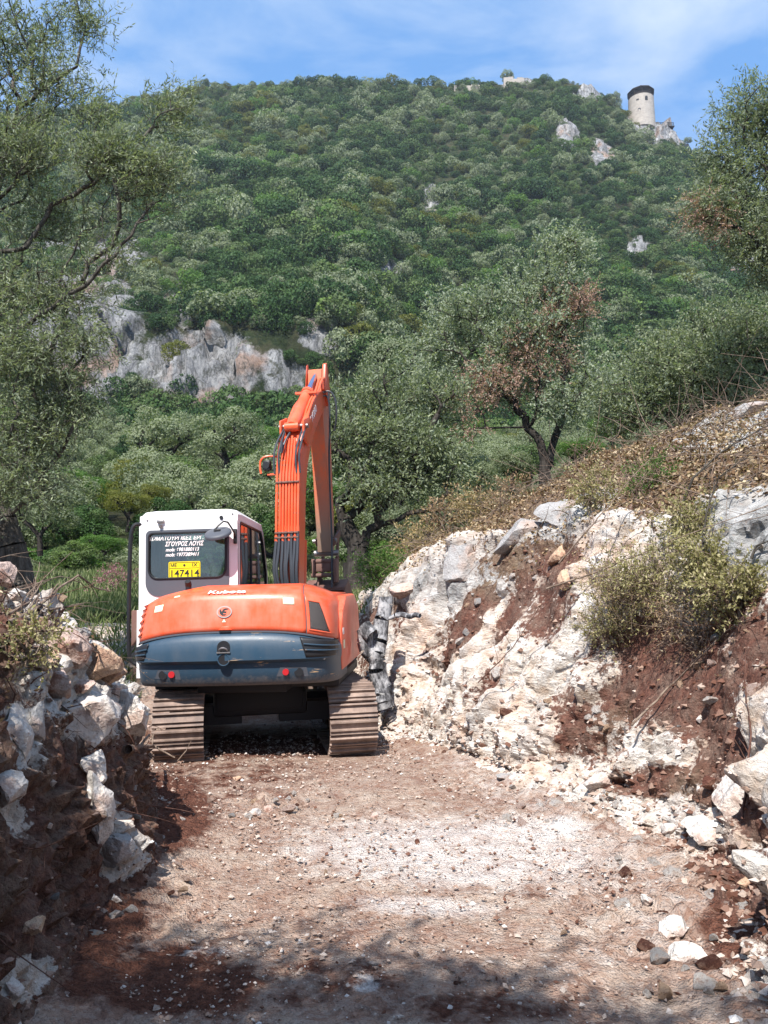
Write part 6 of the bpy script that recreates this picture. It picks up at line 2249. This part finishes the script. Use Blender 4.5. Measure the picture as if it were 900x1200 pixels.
# chips down the faces of both banks
def face_chips(Bk, n, smax, seed, So=None):
    rg = np.random.default_rng(seed)
    G_, Yr, sr_ = Bk
    i = rg.integers(30, np.searchsorted(Yr, 10.5), n); j = rg.integers(2, np.searchsorted(sr_, smax), n)
    return G_[i, j], rg, So[i, j]
pr_, r1, so1 = face_chips(BR, 22000, .95, 3, BRS)
w_ = np.exp(-pr_[:, 2] / .38); k_ = r1.uniform(0, 1, len(pr_)) < w_ * 1.2 + .03 + .12 * so1
pr_ = pr_[k_]; so1 = so1[k_]
pl_, r2, so2 = face_chips(BL, 9000, .9, 4, BLS)
k_ = r2.uniform(0, 1, len(pl_)) < np.exp(-pl_[:, 2] / .5) * .9 + .1
pl_ = pl_[k_]; so2 = so2[k_]
gravel = link('gravel', chips('gravel', np.concatenate([G0, pr_, pl_]), np.concatenate([sz, .007 + .045 * r1.uniform(0, 1, len(pr_)) ** 3.2, .007 + .022 * r2.uniform(0, 1, len(pl_)) ** 2.5]),
      np.concatenate([tone, np.clip(r1.normal(.66, .22, len(pr_)) - .45 * so1, 0, 1), np.clip(r2.normal(.50, .22, len(pl_)) - .3 * so2, 0, 1)]), 9), M['chips'], kind='stuff')

# ================================================================ brush, litter, weeds
def lay_points(Bk, n, f, seed, ymin=2.6, ymax=15):
    """random points on a bank where f(s, Y, rng) is high"""
    rg = np.random.default_rng(seed)
    G_, Yr, sr_ = Bk
    i = rg.integers(np.searchsorted(Yr, ymin), np.searchsorted(Yr, ymax), n * 3)
    # even in s
    ss = rg.uniform(sr_[0], sr_[-1], n * 3)
    j = np.clip(np.searchsorted(sr_, ss), 0, len(sr_) - 1)
    P_ = G_[i, j]
    k = rg.uniform(0, 1, len(P_)) < f(sr_[j], Yr[i], P_)
    return P_[k][:n], rg
def litter(name, P_, rg, L_, W_, h_, mat, kind='stuff', upd=.4):
    n = len(P_)
    p = P_ + rg.normal(0, 1, (n, 3)) * np.array([.03, .03, 0]) + np.array([0, 0, 1]) * (np.abs(rg.normal(0, h_, n)))[:, None]
    d = rg.normal(0, 1, (n, 3)); d[:, 2] = d[:, 2] * .5 + upd * .3
    V, F, r_ = leaves(p, d, L_, W_, rg, up=.2)
    return link(name, mesh_from(name, V, F, {'rnd': ('FACE', r_)}), M[mat], kind=kind)
def f_top(s, Y, P_):
    px_, py_ = proj(P_)
    bare_ = np.exp(-(((px_ - 885) / 55) ** 2 + ((py_ - 610) / 46) ** 2) * 1.2) + np.exp(-(((px_ - 655) / 50) ** 2 + ((py_ - 605) / 16) ** 2))
    return sstep(.75, 1.15, s) * (1 - sstep(5, 9, s)) * np.clip(1 - bare_ * 1.2, 0, 1) * (.6 + .6 * fbm(P_, 1.2, 3, 5))
P_, rg_ = lay_points(BR, 110000, f_top, 31)
litter('leaf_litter', P_, rg_, .045, .026, .035, 'dryleaf')
def f_soil(s, Y, P_):
    px_, py_ = proj(P_)
    return np.exp(-(((px_ - 800) / 90) ** 2 + ((py_ - 760) / 60) ** 2)) * .5 + np.exp(-(((px_ - 622) / 80) ** 2 + ((py_ - 640) / 30) ** 2)) * .4
P_, rg_ = lay_points(BR, 6000, f_soil, 32)
litter('dead_leaves', P_, rg_, .04, .02, .02, 'dryleaf')

def twig_pile(name, P_, rg, len_, rad, mat, lift=.10, curl=.35, updir=.15, kind='stuff', label=None, branch=.6, along=None):
    """bent dead twigs lying about"""
    n = len(P_)
    m = 6
    d = rg.normal(0, 1, (n, 3)); d[:, 2] = np.abs(d[:, 2]) * .35 + updir
    if along is not None: d = d + np.array(along)
    d = unit(d)
    c1 = rg.normal(0, curl, (n, 3)); c2 = rg.normal(0, curl, (n, 3)); c1[:, 2] -= .15
    L_ = len_ * rg.uniform(.35, 1.3, (n, 1))
    t = np.linspace(0, 1, m)
    st = P_ + rg.uniform(-.02, lift, (n, 1)) * np.array([0, 0, 1])
    Q_ = st[:, None] + d[:, None] * (L_[:, None] * t[None, :, None]) + c1[:, None] * (L_[:, None] * (t ** 2)[None, :, None]) + c2[:, None] * (L_[:, None] * (np.sin(t * 5) * .12)[None, :, None])
    rr_ = rad * rg.uniform(.6, 1.5, (n, 1)) * (1 - .65 * t)[None]
    par = np.arange(n * m) - 1; par[::m] = -1
    V1 = tubes(Q_.reshape(-1, 3), par, rr_.ravel(), 5)
    parts = [V1]
    # side shoots
    k = int(n * branch * 2)
    ii = rg.integers(0, n, k); jj = rg.integers(2, m - 1, k)
    s0 = Q_[ii, jj]; dd = unit(d[ii] + rg.normal(0, .7, (k, 3)))
    l2 = L_[ii] * rg.uniform(.2, .5, (k, 1))
    Q2 = s0[:, None] + dd[:, None] * (l2[:, None] * np.array([0, .5, 1])[None, :, None]) + rg.normal(0, .04, (k, 3, 3)) * l2[:, None] * np.array([0, 1, 1.])[None, :, None]
    par = np.arange(k * 3) - 1; par[::3] = -1
    r3 = np.repeat(rr_[ii, jj][:, None] * .6, 3, 1) * np.array([1, .7, .4])
    parts.append(tubes(Q2.reshape(-1, 3), par, r3.ravel(), 4))
    V, F = join_vf(parts)
    return link(name, mesh_from(name, V, F, smooth=True), M[mat], kind=kind)
P_, rg_ = lay_points(BR, 3000, f_top, 33)
twig_pile('brushwood', P_, rg_, .55, .0045, 'twig', lift=.18)
def f_root(s, Y, P_):
    px_, py_ = proj(P_)
    r_ = 0
    for cx, cy, rx, ry, k in ((620, 650, 55, 40, 1), (820, 770, 90, 60, 1), (760, 810, 60, 40, .8), (885, 720, 50, 60, 1), (590, 700, 30, 50, .5)):
        r_ = r_ + k * np.exp(-(((px_ - cx) / rx) ** 2 + ((py_ - cy) / ry) ** 2) * 1.5)
    return r_ * .5
M['root'] = bark_mat('root_bark', ((.05, .022, .016), (.12, .06, .045), (.22, .13, .10)))
P_, rg_ = lay_points(BR, 1500, f_root, 34)
twig_pile('roots', P_, rg_, .42, .0035, 'root', lift=.03, curl=.5, updir=-.25, along=(-.5, -.4, -.3))
def f_left(s, Y, P_):
    return sstep(.05, .2, s) * (1 - sstep(1.6, 3, s)) * (.45 + .8 * fbm(P_, 1.6, 3, 9)) * (Y < 8.2)
P_, rg_ = lay_points(BL, 2000, f_left, 35, 2.6, 8.6)
twig_pile('roots', P_, rg_, .30, .0032, 'root', lift=.03, curl=.6, updir=-.1, along=(.5, -.3, -.3))
P_, rg_ = lay_points(BL, 9000, lambda s, Y, P_: sstep(.1, .5, s) * (1 - sstep(2.5, 4, s)) * (.35 + .6 * fbm(P_, 2, 3, 19)), 36, 2.6, 10)
litter('leaf_litter', P_, rg_, .035, .018, .02, 'dryleaf')
P_, rg_ = lay_points(BL, 260, lambda s, Y, P_: sstep(.5, .9, s) * (1 - sstep(1.8, 3, s)) * (Y < 6.5), 37, 3.4, 6.5)
twig_pile('brushwood', P_, rg_, .6, .0045, 'twig', lift=.12, updir=.35)

# the branches one can follow
def branch(pts_, r0, label, mat='twig', seed=1, side=6):
    q_ = []
    for p in pts_:
        p = Vector(p)
        d = (p - CAM).normalized()
        h = BV.ray_cast(CAM, d)
        if h[0] is not None and (h[0] - CAM).length < (p - CAM).length + .25:
            p = h[0] - d * .05
        q_.append(p)
    sk = Skeleton(seed)
    e = sk.chain(q_, -1, .06, .004)
    rg = random.Random(seed)
    for _ in range(side):
        i = rg.randrange(max(0, e // 4), max(1, e - 1))
        p = Vector(sk.nodes[i]); dv = Vector(sk.nodes[min(i + 2, e)]) - p
        dv = (dv.normalized() + Vector((rg.uniform(-1, 1), rg.uniform(-1, 1), rg.uniform(-.3, 1))) * .8).normalized()
        L_ = rg.uniform(.12, .35)
        sk.chain([p + dv * L_ * .5, p + dv * L_ + Vector((0, 0, -.02))], i, .05, .008)
    n_ = len(sk.nodes); pl = np.array(sk.plen); mxl = pl[e] if pl[e] > 0 else 1
    r = r0 * np.clip(1 - .72 * pl / mxl, .2, 1); r[e + 1:] *= .5
    V, F = tubes(sk.nodes, sk.par, r, 7)
    link('branch', mesh_from('branch', V, F, smooth=True), M[mat], None, label, 'branch')
branch([at(10, 730, 4.8), at(40, 715, 4.9), at(75, 685, 5.0), at(92, 674, 5.1), at(110, 688, 5.3), at(130, 693, 5.5)], .014, 'long pale bent branch arching above the left rock pile', seed=1)
branch([at(5, 745, 4.7), at(50, 716, 4.9), at(98, 708, 5.1)], .010, 'straight pale branch sticking out level over the left pile', seed=2)
branch([at(0, 760, 4.6), at(45, 735, 4.8), at(78, 705, 5.0)], .008, 'thin pale branch rising under the level one at left', seed=3)
branch([at(10, 720, 4.7), at(35, 705, 4.8), at(50, 680, 4.9)], .008, 'short pale branch pointing up beside the leaning trunk', seed=4)
branch([at(105, 762, 6.0), at(140, 770, 6.3), at(160, 782, 6.5), at(178, 797, 6.6)], .006, 'thin tan twig hanging in front of the counterweight corner', seed=5, side=2)
branch([at(150, 878, 7.1), at(180, 874, 7.2), at(205, 888, 7.2)], .028, 'thick peeled yellowish stick lying by the left track', seed=6, side=2)
branch([at(208, 892, 7.15), at(218, 880, 7.15), at(224, 868, 7.2)], .009, 'short upright yellowish stick in front of the left track', seed=7, side=0)
branch([at(800, 590, 6.6), at(812, 560, 6.6), at(845, 530, 6.5), at(905, 495, 6.4)], .012, 'dark curved branch crossing the top right of the bank', 'bark', seed=8)
branch([at(820, 660, 5.6), at(828, 600, 5.6), at(842, 560, 5.6), at(880, 530, 5.5)], .009, 'dark bent twig in front of the grey slab', 'bark', seed=9)
branch([at(880, 655, 5.3), at(886, 640, 5.3), at(910, 630, 5.2)], .012, 'short dark branch at the lower edge of the grey slab', 'bark', seed=10, side=1)
branch([at(740, 850, 5.7), at(790, 800, 5.7), at(850, 740, 5.5), at(905, 712, 5.3)], .009, 'long thin pale branch lying across the red soil', seed=11)
branch([at(640, 690, 6.6), at(700, 670, 6.5), at(760, 645, 6.4), at(800, 640, 6.3)], .009, 'straight pale stick across the white block of the bank', seed=12)
branch([at(655, 660, 6.9), at(690, 620, 6.8), at(740, 560, 6.8), at(770, 530, 6.8)], .008, 'thin grey stem slanting over the brush on the bank top', seed=13)
branch([at(870, 960, 4.6), at(880, 860, 4.75), at(872, 800, 4.8), at(876, 740, 4.9)], .008, 'thin hanging root down the far right rock column', 'root', seed=14)
branch([at(560, 800, 7.4), at(600, 760, 7.3), at(640, 700, 7.1)], .006, 'thin root lying up the white face of the right bank', 'root', seed=15)

# shrubs on the right bank
M['sage'] = leaf_mat('sage_leaves', [(0, (.12, .11, .045)), (.4, (.26, .24, .10)), (.75, (.40, .36, .19)), (1, (.56, .49, .32))], trans=.3)
def on_bank(px, py, Y, off):
    h, nn_ = surf(px, py, Y)
    return at(px, py, Y) if h is None else h + nn_ * off
shrub('shrub', on_bank(775, 690, 6.0, .12), .30, 'olive-green bushy shrub hanging over the red soil of the right bank', 'sage', 51, n=60, L=.030, W=.013, n_tw=8, n_leaf=8, tw=.20)
shrub('shrub', on_bank(838, 655, 5.9, .1), .24, 'small leafy shrub left of the grey slab', 'sage', 52, n=60, L=.030, W=.015, n_tw=7, n_leaf=9, tw=.14)
shrub('shrub', on_bank(880, 700, 5.4, .1), .24, 'yellow-green shrub at the right edge below the grey slab', 'sage', 53, n=60, L=.030, W=.015, n_tw=7, n_leaf=9, tw=.14)
shrub('shrub', on_bank(820, 615, 6.5, .1), .24, 'round greenish shrub on top of the bank left of the dark branch', 'sage', 54, n=55, L=.030, W=.015, n_tw=7, n_leaf=8, tw=.14)
shrub('shrub', on_bank(715, 735, 6.2, .06), .20, 'straggly pale shrub hanging lowest over the white rock', 'sage', 55, n=36, L=.028, W=.012, n_tw=6, n_leaf=8, tw=.16)
shrub('shrub', on_bank(820, 725, 5.7, .08), .26, 'dry brownish shrub hanging between the two leafy ones', 'dryleaf', 56, n=46, L=.030, W=.008, n_tw=7, n_leaf=7, tw=.2)
shrub('shrub', at(520, 605, 12.5), .26, 'dead straw-coloured bush with curled leaves on the bank end', 'dryleaf', 57, n=26, L=.07, W=.03, n_tw=4, n_leaf=6, tw=.25)
shrub('shrub', at(490, 640, 13.5), .40, 'yellowing leafy weed bush right of the gnarled trunk', 'straw', 58, n=50, L=.06, W=.022, n_tw=5, n_leaf=8, tw=.25)
shrub('shrub', at(445, 668, 13.0), .36, 'bright green weed bush at the foot of the gnarled trunk', 'green', 59, n=70, L=.05, W=.022, n_tw=6, n_leaf=8, tw=.22)
shrub('shrub', at(480, 672, 12.6), .26, 'small fresh green weed bush right of the bright green one', 'green', 60, n=40, L=.045, W=.02, n_tw=6, n_leaf=8, tw=.2)
shrub('shrub', at(720, 555, 9.5), .30, 'brown dry bush on the bank top below the olive thicket', 'dryleaf', 61, n=44, L=.05, W=.02, n_tw=6, n_leaf=8, tw=.22)
shrub('shrub', on_bank(705, 590, 7.5, .12), .24, 'low sage-green bush in the brush above the bright white block', 'sage', 65, n=36, L=.034, W=.016, n_tw=6, n_leaf=8, tw=.18)
shrub('shrub', on_bank(765, 572, 8.0, .10), .20, 'low fresh green bush in the brush below the top rock ledges', 'green', 66, n=26, L=.034, W=.016, n_tw=6, n_leaf=8, tw=.16)
shrub('shrub', on_bank(725, 690, 6.3, .08), .22, 'dry straw-coloured shrub trailing left of the olive-green one', 'straw', 67, n=34, L=.030, W=.008, n_tw=8, n_leaf=7, tw=.22)
shrub('shrub', at(600, 590, 11.0), .30, 'dry brown weed bush on the crest before the russet tree', 'dryleaf', 62, n=40, L=.05, W=.018, n_tw=6, n_leaf=8, tw=.25)
shrub('shrub', at(555, 600, 12.0), .30, 'pale dry weed bush beside the straw bush on the crest', 'straw', 63, n=40, L=.055, W=.016, n_tw=6, n_leaf=8, tw=.25)
shrub('shrub', on_bank(30, 760, 4.7, .06), .14, 'small green and yellow weed on the left pile at the edge', 'sage', 64, n=20, L=.025, W=.012, n_tw=6, n_leaf=8, tw=.10)

# meadow grass and low undergrowth of the valley
def blades(name, pts_, rg, h_, w_, mat):
    n = len(pts_)
    d = rg.normal(0, .35, (n, 3)); d[:, 2] = 1
    V, F, r_ = leaves(pts_, d, h_, w_, rg, up=-.2)
    return link(name, mesh_from(name, V, F, {'rnd': ('FACE', r_)}), M[mat], kind='stuff')
M['grass'] = leaf_mat('grass_blades', [(0, (.06, .09, .025)), (.5, (.14, .185, .07)), (.85, (.25, .28, .13)), (1, (.36, .34, .2))], trans=.35)
rg_ = np.random.default_rng(8)
n = 120000
Yg = 10.5 + 20 * rg_.uniform(0, 1, n) ** 1.3
Xg = Yg * rg_.uniform(-.56, .30, n)
sg = Xg - np.interp(Yg, XR[0], XR[1])
k = ~((sg > -.2) & (Yg < 12.8)) & ~((sg < .3) & (Xg > np.interp(Yg, XL[0], XL[1])) & (Yg < 13.2))
Xg, Yg = Xg[k], Yg[k]
Zg = ground_z(Xg, Yg) - (1 - sstep(14, 20, Yg)) * .1 - .1
dn = fbm(np.stack([Xg, Yg, Xg * 0], 1), .7, 3, 71)
k = rg_.uniform(0, 1, len(Xg)) < .6 + .8 * dn
blades('grass', np.stack([Xg, Yg, Zg], 1)[k], rg_, .20, .024, 'grass')
# undergrowth between the olives
n = 1500
Yg = 19 + 66 * rg_.uniform(0, 1, n) ** .8
Xg = Yg * rg_.uniform(-.7, .7, n)
Zg = ground_z(Xg, Yg)
s_ = rg_.uniform(.45, 1.15, n) * np.interp(Yg, [19, 40, 80], [.6, 1.0, 1.3])
scatter('undergrowth', np.stack([Xg, Yg, Zg + s_ * .15], 1), rg_.uniform(0, 6.28, n), s_, rg_.choice([3, 3, 4, 4, 5, 0, 7, 4], n), 'stuff', zs=s_ * .8)

# ================================================================ air
bm = bmesh.new()
bmesh.ops.create_cube(bm, size=1, matrix=Matrix.Translation((0, 200, 110)) @ Matrix.Diagonal((1240, 560, 264, 1)))
me = bpy.data.meshes.new('haze'); bm.to_mesh(me); bm.free()
hm = bpy.data.materials.new('haze'); hm.use_nodes = True
hm.node_tree.nodes.clear()
ho = hm.node_tree.nodes.new('ShaderNodeOutputMaterial'); hv = hm.node_tree.nodes.new('ShaderNodeVolumePrincipled')
hv.inputs['Color'].default_value = (.80, .88, 1.0, 1)
hv.inputs['Density'].default_value = .00024
hv.inputs['Anisotropy'].default_value = .2
hm.node_tree.links.new(hv.outputs[0], ho.inputs['Volume'])
link('haze', me, hm, kind='stuff')
